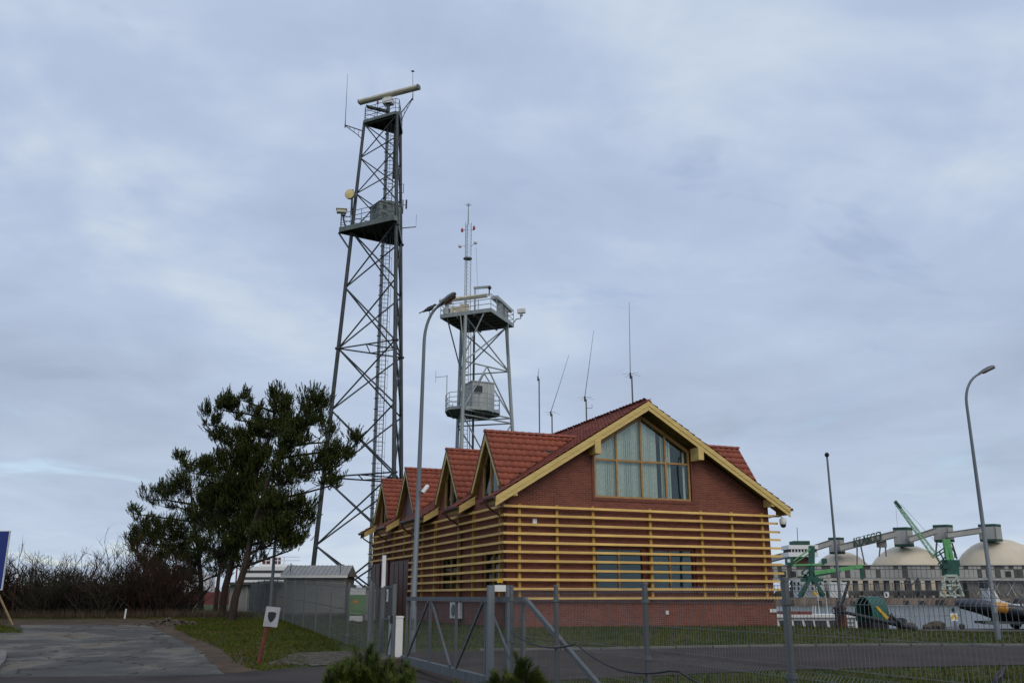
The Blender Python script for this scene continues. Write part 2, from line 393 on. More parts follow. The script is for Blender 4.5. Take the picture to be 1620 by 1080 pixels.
def FP(y, off=0): return Vector((FX(y)+.936*off, y+.351*off, 0))
drape('street', [(-46, 11), (-46, 20.4), (-14, 20.7), (-6.4, 21.2), (-4.6, 22.6), (-3.3, 23.6), (.05, 15.6), (.3, 13.2), (0, 11)], 'asphalt', .010, .03, 2)
drape('driveway', [(-11.2, 20.4), (-13.4, 25.6), (-15, 27), (-26, 28), (-26, 31.5), (-16.9, 33.2), (-19, 37), (-20.5, 40), (-15.6, 40.3), (-13.4, 36), (-11.2, 32), (-9.0, 27.5), (-7.6, 24.2), (-6.2, 21.0)], 'worn_asphalt', .016, .06, 3)
drape('dirt_track', [(-10.6, 20.5), (-13, 25), (-15.8, 30.5), (-18.2, 36.6), (-28, 44), (-17, 45.5), (-14.4, 42), (-12.6, 36), (-10.4, 32), (-8.1, 27.3), (-6.6, 23.6), (-5.5, 21.5)], 'dirt', .006, .16, 4)
drape('access_road', [(-3.25, 23.6), (-.6, 17.2), (.5, 19.6), (3, 20.8), (6.2, 21.9), (12.5, 23.0), (42, 24.6), (42, 30.5), (16, 29.6), (8, 28.3), (2.5, 27.2), (-1, 26.8), (-3.3, 26.2)], 'access_asphalt', .014, .03, 5)
path_o = drape('path', [(-4.7, 22.7), (-3.4, 23.7), (-4.4, 26.4), (-5.6, 25.2)], 'paving', .020, .03, 6)
# cobbles of the path to the walk gate
rnd = random.Random(14); cm_ = MB(); cm_.add([(-.092,-.092,-.02),(.092,-.092,-.02),(.092,.092,-.02),(-.092,.092,-.02),(-.08,-.08,.018),(.08,-.08,.018),(.08,.08,.018),(-.08,.08,.018)], [(4,5,6,7),(0,1,5,4),(1,2,6,5),(2,3,7,6),(3,0,4,7)])
cme = cm_.mesh('cobble', 'cobble_stone'); e1, e2 = Vector((.351, -.936, 0)), Vector((.936, .351, 0)); o0 = Vector((-5.35, 25.3, 0))
for i in range(-3, 14):
    for j in range(-6, 9):
        q = o0+e1*.2*i+e2*(.2*j+(.1 if i % 2 else 0))
        if not (q.x < FX(q.y)-.16 and q.y-21.0 > -.85*(q.x+5.2)*-1-.0 and q.y > 23.05 and q.x > -5.75): continue
        inst(cme, 'cobble', path_o, Matrix.Translation((q.x, q.y, gz(q.x, q.y)+.022+rnd.uniform(-.004, .004))) @ Matrix.Rotation(-1.212+rnd.uniform(-.04, .04), 4, 'Z'))
# kerbs
def strip(name, pts, w, h, mt, sink=.1):
    b = MB(); P = [Vector((p[0], p[1])) for p in pts]
    for i in range(len(P)-1):
        a, c = P[i], P[i+1]; d = (c-a).normalized(); s = Vector((-d.y, d.x))*w/2
        L = (c-a).length; k = max(1, int(L/1.0))
        for j in range(k):
            p, q = a.lerp(c, j/k), a.lerp(c, (j+1)/k-.008)
            zp, zq = gz(p.x, p.y), gz(q.x, q.y)
            V = [(p.x-s.x, p.y-s.y, zp-sink), (q.x-s.x, q.y-s.y, zq-sink), (q.x+s.x, q.y+s.y, zq-sink), (p.x+s.x, p.y+s.y, zp-sink),
                 (p.x-s.x*.9, p.y-s.y*.9, zp+h), (q.x-s.x*.9, q.y-s.y*.9, zq+h), (q.x+s.x*.9, q.y+s.y*.9, zq+h), (p.x+s.x*.9, p.y+s.y*.9, zp+h)]
            b.add(V, [(3,2,1,0),(4,5,6,7),(0,1,5,4),(1,2,6,5),(2,3,7,6),(3,0,4,7)])
    return struct(b.build(name, mt))
strip('kerb', [(-.9, 26.95), (2.5, 27.3), (8, 28.45), (16, 29.75), (42, 30.7)], .28, .06, 'concrete')
strip('kerb', [(-9.8, 17.5), (-10.9, 20.2), (-12.3, 23.3), (-13.4, 25.4), (-13.8, 26.0), (-14.6, 26.4), (-16, 26.2)], .22, .12, 'concrete')
# quay on our side and the water
poly = [(-300, 330), (3, 84), (7, 72), (13, 47.5), (60, 43), (60, 39.5), (20, 42.8), (14.2, 43.8), (11.6, 47), (4, 70), (0, 81), (-300, 322)]
mb = MB(); mb.prism([(x, y, .16) for x, y in poly], (0, 0, -5)); struct(mb.build('quay', 'paving'))
mb = MB(); mb.add([(-4000, 20, -1.9), (4000, 20, -1.9), (4000, 6000, -1.9), (-4000, 6000, -1.9)], [(0, 1, 2, 3)])
struct(mb.build('water', 'water'))
# far wooded spit
rnd = random.Random(5); V = []; Fc = []
x = -900
mb = MB()
for k in range(700):
    x = -900+k*1.7+rnd.uniform(-1, 1); y = 640+rnd.uniform(0, 40); h = rnd.uniform(6, 12)
    w = rnd.uniform(2.5, 5)
    mb.lathe((x, y, -2.2), [(w*.5, 0), (w, h*.35), (w*.8, h*.65), (w*.35, h*.9), (.1, h)], 6)
tag(mb.build('far_woods', 'twig_green'), 'dark wooded shore far across the water', 'woods', kind='stuff')
struct(MB().box((-1000, 632, -5), (330, 900, -1.2)).build('far_shore', 'lawn'))

# grass tufts
def tufts(seed, polys, n, hmin, hmax, avoid=None):
    rg = np.random.default_rng(seed); out = []
    for poly, cnt in polys:
        P = np.array(poly); lo, hi = P.min(0), P.max(0); pts = []
        while len(pts) < cnt:
            q = rg.uniform(lo, hi, (cnt, 2)); ins = np.zeros(len(q), bool); j = len(P)-1
            for i in range(len(P)):
                c = ((P[i, 1] > q[:, 1]) != (P[j, 1] > q[:, 1])) & (q[:, 0] < (P[j, 0]-P[i, 0])*(q[:, 1]-P[i, 1])/(P[j, 1]-P[i, 1]+1e-9)+P[i, 0]); ins ^= c; j = i
            pts += list(q[ins])
        out += pts[:cnt]
    V = np.zeros((len(out)*3*3, 3), np.float32); k = 0
    for x, y in out:
        z = gz(x, y)
        for b in range(3):
            a = rg.uniform(0, 6.28); h = rg.uniform(hmin, hmax); l = h*rg.uniform(.2, .9); w = .012
            ca, sa = math.cos(a), math.sin(a); bx, by = x+rg.normal(0, .03), y+rg.normal(0, .03)
            V[k] = (bx-sa*w, by+ca*w, z-.01); V[k+1] = (bx+sa*w, by-ca*w, z-.01); V[k+2] = (bx+ca*l, by+sa*l, z+h); k += 3
    me = npmesh('grass', V, np.arange(len(V)).reshape(-1, 3), 'grass_blade'); o = bpy.data.objects.new('grass', me); COL.objects.link(o); return o
lawnL = [(-5.6, 21.6), (-6.7, 23.4), (-8.2, 27.3), (-10.6, 32), (-12.7, 36), (-14.5, 42), (-18, 46), (-11, 46), (-9, 40), (-5.8, 31), (-4.8, 27), (-5.4, 25.4), (-4.9, 23)]
lawnB = [(-4.5, 27.5), (-.5, 27.2), (2.5, 27.6), (8, 28.7), (16, 30), (24, 31), (24, 42.5), (12, 46), (12.2, 41.5), (0, 36.5), (-8, 54), (-11.5, 46)]
lawnN = [(.3, 17), (.7, 19.5), (3, 20.6), (6.2, 21.7), (12.5, 22.8), (20, 23.2), (16, 15), (3, 12)]
isl = [(-22, 20.9), (-11.5, 20.9), (-12.7, 23.4), (-14.0, 26), (-22, 26.5)]
isl2 = [(-26, 32), (-17.2, 33.6), (-19.3, 37), (-21, 39.5), (-28, 39)]
tag(tufts(3, [(lawnL, 9000), (lawnB, 15000), (lawnN, 9000), (isl, 3000), (isl2, 3500)], 1, .03, .10), 'short damp grass on the lawns beside road and building', 'grass', kind='stuff')
# dead weeds in front of the bushes
def weeds(seed, n, fx, hmax):
    rg = np.random.default_rng(seed); V = []
    for _ in range(n):
        x, y = fx(rg); z = gz(x, y)
        for b in range(5):
            a = rg.uniform(0, 6.28); h = rg.uniform(.15, hmax); l = h*rg.uniform(.1, .6); w = .010
            ca, sa = math.cos(a), math.sin(a); V += [(x-sa*w, y+ca*w, z-.01), (x+sa*w, y-ca*w, z-.01), (x+ca*l, y+sa*l, z+h)]
    V = np.array(V); o = bpy.data.objects.new('weeds', npmesh('weeds', V, np.arange(len(V)).reshape(-1, 3), 'dirt')); COL.objects.link(o); return o
tag(weeds(9, 1500, lambda r: (lambda t: (-30+17*t+r.normal(0, .5), 46.2+r.normal(0, .7)+1.2*t))(r.uniform()), .5), 'pale dead weeds along the foot of the bare bushes', 'weeds', kind='stuff')
tag(weeds(10, 500, lambda r: (-24+r.uniform(-6, 3), 38+r.normal(0, 1.6)), .55), 'pale dead weeds beside the blue sign board', 'weeds', kind='stuff')
# small heap of rubble at the lawn's edge
rnd = random.Random(8); mb = MB()
for k in range(90):
    c = Vector((-14.3+rnd.gauss(0, .9), 40+rnd.gauss(0, .7), 0)); s = rnd.uniform(.03, .075); c.z = gz(c.x, c.y)+s*.3+max(0, .25-.2*(c.xy-Vector((-14.3, 40))).length)
    A = Matrix.Rotation(rnd.uniform(0, 6), 3, Vector((rnd.random(), rnd.random(), rnd.random()+.1)).normalized())
    mb.obox(c, A.col[0]*s, A.col[1]*s*rnd.uniform(.5, 1), A.col[2]*s*rnd.uniform(.4, .8))
tag(mb.build('rubble', 'stone'), 'low heap of rubble at the edge of the dirt track', 'rubble', kind='stuff')

# ------------------------------------------------------------------ the brick building
ZB = .42; BA = .38; BW, BL = 12.34, 22.2
B = empty('brick_building', (-.19, 36.3, ZB), 'brick station building with yellow slatted walls, red tiled roof and dormers', 'building', rz=BA, local=True)
def bz(z): return z-ZB
SL = .614; XE = .72; ZE = 5.42                       # roof slope, eave overhang, tile plane at the eave
YF, YR = -.6, 22.55                                  # roof from front verge to rear verge
def zr(x): return ZE+SL*(min(x, BW-x)+XE)            # tile plane over local x
DORM = [2.15, 7.45, 14.7, 20.0]; DH, DP, DS = 1.78, 8.4, 1.35   # centres, half width, peak height, slope
REC = [(.35, 3.8), (5.5, 9.1), (12.85, 16.3), (18.2, 21.6)]
T = .35
# walls: one shell with window openings in front
def wall_prism(mb, poly_xz, y0, y1): mb.prism([(x, y0, bz(z)) for x, z in poly_xz], (0, y1-y0, 0))
zw = lambda x: zr(x)-.34                             # wall top under the roof
mb = MB()
GX0, GX1, GZ0 = 3.72, 8.60, 5.42                     # gable window opening
g = lambda x: zw(x)-.12
FX0, FX1, FZ0, FZ1 = 3.82, 8.52, 1.75, 3.62          # ground floor window opening
wall_prism(mb, [(0, 1.35), (BW, 1.35), (BW, FZ0), (0, FZ0)], 0, T)
wall_prism(mb, [(0, FZ0), (FX0, FZ0), (FX0, FZ1), (0, FZ1)], 0, T)
wall_prism(mb, [(FX1, FZ0), (BW, FZ0), (BW, FZ1), (FX1, FZ1)], 0, T)
wall_prism(mb, [(0, FZ1), (BW, FZ1), (BW, zw(BW)), (BW-.01, zw(BW)), (GX1, zw(GX1)), (GX1, GZ0), (GX0, GZ0), (GX0, zw(GX0)), (0, zw(0))], 0, T)
# side walls
SWIN = [(.75, 2.85, 1.9, 3.45), (5.9, 8.7, 1.9, 3.45)]
def side(mb, x0, x1, wins):
    ya = T
    for a, b, z0, z1 in wins:
        mb.box((x0, ya, bz(1.35)), (x1, a, bz(5.65))); mb.box((x0, a, bz(1.35)), (x1, b, bz(z0))); mb.box((x0, a, bz(z1)), (x1, b, bz(5.65))); ya = b
    mb.box((x0, ya, bz(1.35)), (x1, BL, bz(5.65)))
side(mb, 0, T, SWIN); side(mb, BW-T, BW, [])
wall_prism(mb, [(T, 1.35), (BW-T, 1.35), (BW-T, zw(BW-T)), (BW/2, zw(BW/2)), (T, zw(T))], BL-T, BL)
mb.build('wall', 'brick', B)
mb = MB(); mb.box((-.03, -.03, bz(.0)), (BW+.03, BL+.03, bz(1.345))); mb.build('plinth', 'brick', B)
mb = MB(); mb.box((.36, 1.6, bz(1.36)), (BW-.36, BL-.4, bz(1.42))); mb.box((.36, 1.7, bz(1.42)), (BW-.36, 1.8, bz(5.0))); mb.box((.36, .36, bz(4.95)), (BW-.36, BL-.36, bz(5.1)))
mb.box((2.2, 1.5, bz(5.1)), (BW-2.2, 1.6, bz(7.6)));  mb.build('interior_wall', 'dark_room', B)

def pane_obj(poly, parent, mt='glass', name='pane'):
    mb = MB(); mb.prism(poly, (0, .012, 0) if abs(poly[0][1]-poly[1][1]) < 1e-6 and abs(poly[0][1]-poly[2][1]) < 1e-6 else (.012, 0, 0)); return mb.build(name, mt, parent)
def frame_line(mb, p, q, w, d): mb.bar(p, q, w, d)
# gable window: trim, frame, panes, blinds
xs4 = [3.9, 4.92, 6.1, 7.27, 8.40]; zl0, zm = 5.54, 7.12
gt = lambda x: zr(x)-.60
mb = MB()
tr = .13
mb.prism([(GX0, -.025, bz(GZ0)), (GX1, -.025, bz(GZ0)), (GX1, -.025, bz(GZ0+tr)), (GX0, -.025, bz(GZ0+tr))], (0, .2, 0))
mb.prism([(8.47, -.026, bz(GZ0+tr)), (GX1, -.026, bz(GZ0+tr)), (GX1, -.026, bz(zw(GX1))), (8.47, -.026, bz(zw(8.47)))], (0, .2, 0))
mb.prism([(GX0, -.026, bz(GZ0+tr)), (3.83, -.026, bz(GZ0+tr)), (3.83, -.026, bz(zw(3.83))), (GX0, -.026, bz(zw(GX0)))], (0, .2, 0))
gw = mb.build('gable_window', 'trim_brown', B)
mb = MB(); fw = .075
for i, x in enumerate(xs4): mb.box((x-fw/2, .03, bz(zl0)), (x+fw/2, .13, bz(gt(x)+.02)))
mb.box((xs4[0], .032, bz(zl0)), (xs4[-1], .128, bz(zl0+.09))); mb.box((xs4[0], .034, bz(zm-.04)), (xs4[-1], .126, bz(zm+.04)))
for a, b in ((xs4[0], BW/2), (BW/2, xs4[-1])): mb.bar((a, .08, bz(gt(a)-.02)), (b, .08, bz(gt(b)-.02)), .1, .12, up=(0, 0, 1))
mb.build('window_frame', 'window_wood', gw)
for i in range(4):
    a, b = xs4[i]+fw/2, xs4[i+1]-fw/2
    pane_obj([(a, .08, bz(zl0+.09)), (b, .08, bz(zl0+.09)), (b, .08, bz(zm-.04)), (a, .08, bz(zm-.04))], gw)
    pl_ = [(a, .08, bz(zm+.04)), (b, .08, bz(zm+.04)), (b, .08, bz(gt(b))), (a, .08, bz(gt(a)))]
    if a < BW/2 < b: pl_.insert(3, (BW/2, .08, bz(gt(BW/2))))
    pane_obj(pl_, gw)
mb = MB(); rnd = random.Random(4)
x = 3.95
while x < 8.35:
    skip = x > 7.62 and x < 8.22
    an = rnd.uniform(.15, .5); w = .063
    lowdx = 0
    if not skip and not (6.98 < x < 7.18):
        dx, dy = w*math.cos(an), w*math.sin(an); zt = gt(x)-.12
        mb.add([(x-dx, .24-dy, bz(zl0+.1)), (x+dx, .24+dy, bz(zl0+.1)), (x+dx, .24+dy, bz(zt)), (x-dx, .24-dy, bz(zt))], [(0, 1, 2, 3)])
    x += .098
tag(mb.build('blinds', 'blind', gw), kind='stuff')
mb = MB(); mb.box((GX0-.1, .34, bz(5.3)), (GX1+.1, .36, bz(5.5)))
# interior side reveals keep the room dark
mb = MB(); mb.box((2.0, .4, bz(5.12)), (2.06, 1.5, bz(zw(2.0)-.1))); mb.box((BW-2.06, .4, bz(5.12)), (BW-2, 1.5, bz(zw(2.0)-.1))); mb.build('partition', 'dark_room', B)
# ground floor front window, two double casements
fwn = MB(); fwn.box((FX0, .1, bz(FZ1-.14)), (FX1, .3, bz(FZ1))); fwn.box((FX0, .1, bz(FZ0)), (FX1, .3, bz(FZ0+.1))); fwn.box((FX0, .101, bz(FZ0)), (FX0+.1, .299, bz(FZ1))); fwn.box((FX1-.1, .101, bz(FZ0)), (FX1, .299, bz(FZ1)))
fwn.box((6.0, .099, bz(FZ0)), (6.32, .301, bz(FZ1)))
lw = fwn.build('front_window', 'trim_brown', B)
for a, b in ((3.95, 4.9), (4.98, 5.97), (6.35, 7.3), (7.38, 8.39)):
    pane_obj([(a, .18, bz(FZ0+.1)), (b, .18, bz(FZ0+.1)), (b, .18, bz(FZ1-.14)), (a, .18, bz(FZ1-.14))], lw, 'glass_dark')
mb = MB()
for x in (4.94, 7.34): mb.box((x-.04, .14, bz(FZ0+.1)), (x+.04, .22, bz(FZ1-.14)))
mb.build('window_frame', 'window_wood', lw)
mb = MB()
for a, b in ((3.96, 5.9), (6.36, 7.2), (7.45, 8.3)):
    x = a
    while x < b:
        mb.add([(x, .5, bz(FZ0+.75)), (x+.08, .52, bz(FZ0+.75)), (x+.08, .52, bz(FZ1)), (x, .5, bz(FZ1))], [(0, 1, 2, 3)]); x += .085
tag(mb.build('blinds', 'blind_grey', lw), kind='stuff')
for a, b, z0, z1 in SWIN:
    mb = MB(); mb.box((.1, a, bz(z0)), (.25, a+.08, bz(z1))); mb.box((.1, b-.08, bz(z0)), (.25, b, bz(z1))); mb.box((.101, a, bz(z0)), (.249, b, bz(z0+.08))); mb.box((.101, a, bz(z1-.08)), (.249, b, bz(z1))); mb.box((.102, (a+b)/2-.04, bz(z0)), (.248, (a+b)/2+.04, bz(z1)))
    w = mb.build('side_window', 'window_wood', B)
    for c, d in ((a+.08, (a+b)/2-.04), ((a+b)/2+.04, b-.08)):
        pane_obj([(.16, c, bz(z0+.08)), (.16, d, bz(z0+.08)), (.16, d, bz(z1-.08)), (.16, c, bz(z1-.08))], w, 'glass_dark')
# brown doors on the long side
for a, b in ((13.75, 17.6), (18.0, 18.95), (19.9, 22.0)):
    mb = MB(); mb.box((-.07, a, bz(.5)), (-.02, b, bz(3.5))); d = mb.build('door', 'door_brown', B)
    mb = MB(); k = max(1, int((b-a)/.95))
    for i in range(k):
        y0 = a+(b-a)*i/k; y1 = a+(b-a)*(i+1)/k
        mb.box((-.10, y0+.06, bz(.6)), (-.071, y1-.06, bz(1.9))); mb.box((-.10, y0+.06, bz(2.0)), (-.071, y1-.06, bz(3.4)))
    mb.build('door_panel', 'door_brown', d)
    MB().tube([(-.14, b-.15, bz(1.35)), (-.14, b-.15, bz(1.65))], .015, 6).build('handle', 'galv', d)

# slat screens
zs = [5.05-.347*i for i in range(11)]; O = .18
def slat_mesh(L):
    mb = MB(); mb.add([(0,-.062,-.045),(L,-.062,-.045),(L,.058,-.030),(0,.058,-.030),(0,-.050,.050),(L,-.050,.050),(L,.058,.046),(0,.058,.046)],
                      [(3,2,1,0),(4,5,6,7),(0,1,5,4),(1,2,6,5),(2,3,7,6),(3,0,4,7)]); return mb.mesh('slat', 'yellow_slat')
me_f = slat_mesh(BW+.5+O); me_s = slat_mesh(22.0+O); me_h = slat_mesh(13.3+O)
rnd = random.Random(2)
for i, z in enumerate(zs):
    e = rnd.uniform(-.06, .04)
    m4 = Matrix.Translation((-O-.06, -O, bz(z))) @ Matrix.Rotation(rnd.uniform(-.0012, .0012), 4, 'Y'); m4 = m4 @ Matrix.Diagonal((1+(e-.1+.012*i)/12.9, 1, 1, 1))
    inst(me_f, 'slat', B, m4)
    L = me_s if i < 5 else me_h
    m4 = Matrix.Translation((-O, (22.0 if i < 5 else 13.3), bz(z))) @ Matrix.Rotation(R(-90), 4, 'Z')
    # slat mesh runs along +x: turned to run towards the front corner, its outer face looking out (-x)
    m4 = m4 @ Matrix.Translation((0, 0, 0)) @ Matrix.Diagonal((((22.0 if i < 5 else 13.3)+O-.065)/((22.0 if i < 5 else 13.3)+O), 1, 1, 1))
    inst(L, 'slat', B, m4)
zt_, zb_ = 5.16, 1.53
for x in (.48, 2.09, 3.69, 6.32, 8.80, 10.34, 11.91):
    mb = MB(); mb.box((x-.055, -O+.062, bz(zb_)), (x+.055, .0, bz(zt_))); mb.build('batten', 'batten', B)
for y in (.55, 3.73, 5.68, 9.22, 11.3, 13.1):
    mb = MB(); mb.box((-O+.062, y-.06, bz(zb_)), (.0, y+.06, bz(zt_))); mb.build('batten', 'batten', B)
for y in (14.74, 16.95, 19.2, 21.4):
    mb = MB(); mb.box((-O+.062, y-.06, bz(3.55)), (.0, y+.06, bz(zt_))); mb.build('batten', 'batten', B)

# main roof: deck, then tiles
def dz(x, y, xd=-.1):                                # dormer roof surface (either side) above local x,y, or -1
    xx = min(x, BW-x)
    if xx < xd: return -1
    cs = DORM if x < BW/2 else DORM[:1]+[9.5, 17]
    return max(DP-DS*abs(y-c) for c in cs)
segs = []
prev = YF
for a, b in REC: segs.append((prev, a)); prev = b
segs.append((prev, YR))
mb = MB()
def slab(mb, x0, x1, y0, y1, th=.10, off=-.06):
    P = [(x0, y0), (x1, y0), (x1, y1), (x0, y1)]
    V = [(x, y, bz(zr(x)+off-th)) for x, y in P]+[(x, y, bz(zr(x)+off)) for x, y in P]
    mb.add(V, [(3,2,1,0),(4,5,6,7),(0,1,5,4),(1,2,6,5),(2,3,7,6),(3,0,4,7)])
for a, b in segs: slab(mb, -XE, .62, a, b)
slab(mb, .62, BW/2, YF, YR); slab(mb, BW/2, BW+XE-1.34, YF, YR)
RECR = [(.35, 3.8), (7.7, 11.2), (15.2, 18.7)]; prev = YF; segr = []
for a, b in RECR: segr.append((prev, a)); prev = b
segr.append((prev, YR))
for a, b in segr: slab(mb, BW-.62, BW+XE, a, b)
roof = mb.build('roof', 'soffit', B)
# tile unit
TW, TL = .30, .345
def tile_arrays():
    k = 6; V = []; Fc = []
    for j, (yy, zoff) in enumerate(((-.03, .062), (TL+.02, .012))):
        for i in range(k+1):
            u = i/k; V.append((u*TW, yy, zoff+.023*math.sin(2*math.pi*u)))
    for i in range(k+1): V.append((i/k*TW, -.03, .023*math.sin(2*math.pi*i/k)+.018))
    for i in range(k): Fc.append((i, i+1, k+1+i+1, k+1+i)); Fc.append((2*(k+1)+i, 2*(k+1)+i+1, i+1, i))
    return np.array(V), np.array(Fc)
TV, TF = tile_arrays()
def tmesh():
    me = npmesh('tile', TV, TF, 'tile', 4); return me
def frame_m(o, ex, ey, ez):
    return Matrix(((ex[0], ey[0], ez[0], o[0]), (ex[1], ey[1], ez[1], o[1]), (ex[2], ey[2], ez[2], o[2]), (0, 0, 0, 1)))
def joined_tiles(frames, name, parent, mt='tile'):
    V = []; Fs = []
    for i, m in enumerate(frames):
        A = np.array(m); V.append(TV @ A[:3, :3].T+A[:3, 3]); Fs.append(TF+i*len(TV))
    o = bpy.data.objects.new(name, npmesh(name, np.concatenate(V), np.concatenate(Fs), mt, 4)); COL.objects.link(o); o.parent = parent; return tag(o, kind='stuff')
ca = 1/math.sqrt(1+SL*SL); sa = SL*ca
rnd = random.Random(11)
fr = []
for sgn in (0, 1):
    n_r = int((BW/2+XE)/(TL*ca)); n_c = int((YR-YF)/TW)
    for r in range(n_r+1):
        for c in range(n_c+1):
            xx = -XE+r*TL*ca; y = YF+c*TW
            if y+TW*.5 > YR: continue
            yc = y+TW/2; xm = xx+TL*ca*.5
            xr = xm if sgn == 0 else BW-xm
            rec = REC if sgn == 0 else RECR
            if xm < .62 and any(a-.05 < yc < b+.05 for a, b in rec): continue
            if dz(xr, yc) > zr(xm)+.16: continue
            if xm > BW/2+.02: continue
            zo = zr(xx)-.045 if xx <= BW/2 else 0
            zo = ZE+SL*(xx+XE)-.045
            j = rnd.uniform(-.006, .006)
            if sgn == 0: m = frame_m((xx, y+TW, bz(zo+j)), (0, -1, 0), (ca, 0, sa), (-sa, 0, ca))
            else: m = frame_m((BW-xx, y, bz(zo+j)), (0, 1, 0), (-ca, 0, sa), (sa, 0, ca))
            fr.append(m)
joined_tiles(fr, 'roof_tiles', roof)
def ridge_mesh():
    mb = MB(); V = []; n = 7
    for j, (y, r) in enumerate(((0, .135), (.04, .14), (.36, .115))):
        for i in range(n+1):
            a = math.pi*i/n; V.append((r*math.cos(a), y, r*.85*math.sin(a)))
    Fc = []
    for j in range(2):
        for i in range(n): Fc.append((j*(n+1)+i, j*(n+1)+i+1, (j+1)*(n+1)+i+1, (j+1)*(n+1)+i))
    Fc.append(tuple(range(n+1))); mb.add(V, Fc); return mb.mesh('ridge_tile', 'tile', smooth=True)
RM = ridge_mesh()
y = YF-.03
while y < YR-.2:
    inst(RM, 'ridge_tile', roof, Matrix.Translation((BW/2, y, bz(zr(BW/2)-.09)))); y += .335
# verge boards, front and rear
def verge(y0, y1, sgn, top, bot, name='verge_board', x_end=-XE, mt='yellow_wood'):
    f = (lambda x: x) if sgn == 0 else (lambda x: BW-x)
    mb = MB(); mb.prism([(f(x_end), y0, bz(ZE+SL*(x_end+XE)+bot)), (f(BW/2), y0, bz(zr(BW/2)+bot)), (f(BW/2), y0, bz(zr(BW/2)+top)), (f(x_end), y0, bz(ZE+SL*(x_end+XE)+top))], (0, y1-y0, 0))
    return mb.build(name, mt, roof)
for s in (0, 1):
    verge(YF-.035, YF-.002, s, -.06, -.26, 'verge_board'); verge(YF-.012, YF+.02, s, -.262, -.44, 'verge_board'); verge(YR, YR+.03, s, -.06, -.40)
for x in (3.72, BW-3.72):                            # purlin ends
    mb = MB(); mb.box((x-.13, YF-.05, bz(zr(x)-.90)), (x+.13, .0, bz(zr(x)-.36))); mb.build('purlin', 'yellow_wood', roof)
for x in (.12, BW-.12):
    mb = MB(); mb.box((x-.09, YF+.03, bz(zr(x)-.52)), (x+.09, .0, bz(zr(x)-.20))); mb.build('purlin', 'yellow_wood', roof)
# eave end boards, fascias, gutters, downpipes
def eave_end(y, f, th=.03):
    mb = MB(); mb.prism([(f(-XE), y, bz(zr(-XE)-.07)), (f(.0), y, bz(zr(0)-.07)), (f(.0), y, bz(zr(0)-.40)), (f(-XE), y, bz(zr(-XE)-.36))], (0, th, 0)); return mb.build('eave_board', 'yellow_wood', roof)
for i, (a, b) in enumerate(segs):
    if i: eave_end(a-.03, lambda x: x)
    if i < len(segs)-1: eave_end(b, lambda x: x)
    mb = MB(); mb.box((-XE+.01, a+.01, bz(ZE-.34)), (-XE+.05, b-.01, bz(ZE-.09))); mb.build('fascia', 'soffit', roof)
    mb = MB(); mb.prism([(-XE-.02, a-.12, bz(ZE-.05)), (-XE-.14, a-.12, bz(ZE-.05)), (-XE-.14, a-.12, bz(ZE-.12)), (-XE-.10, a-.12, bz(ZE-.18)), (-XE-.04, a-.12, bz(ZE-.18)), (-XE-.02, a-.12, bz(ZE-.12))], (0, b-a+.24, 0)); gu = mb.build('gutter', 'gutter_brown', roof)
    yy = b-.15 if i < 4 else a+.2
    MB().tube([(-XE-.08, yy, bz(ZE-.17)), (-XE-.08, yy, bz(ZE-.32)), (-XE+.05, yy, bz(ZE-.45)), (-.13, yy, bz(ZE-.78)), (-.07, yy, bz(ZE-.95)), (-.07, yy, bz(.5))], .042, 8).build('downpipe', 'gutter_brown', gu, smooth=True)
for i, (a, b) in enumerate(segr):
    if i: eave_end(a-.03, lambda x: BW-x)
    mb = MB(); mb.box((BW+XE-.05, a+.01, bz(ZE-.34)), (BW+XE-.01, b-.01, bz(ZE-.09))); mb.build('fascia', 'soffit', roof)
    mb = MB(); mb.box((BW+XE+.02, a-.04, bz(ZE-.17)), (BW+XE+.14, b, bz(ZE-.06))); mb.build('gutter', 'gutter_brown', roof)
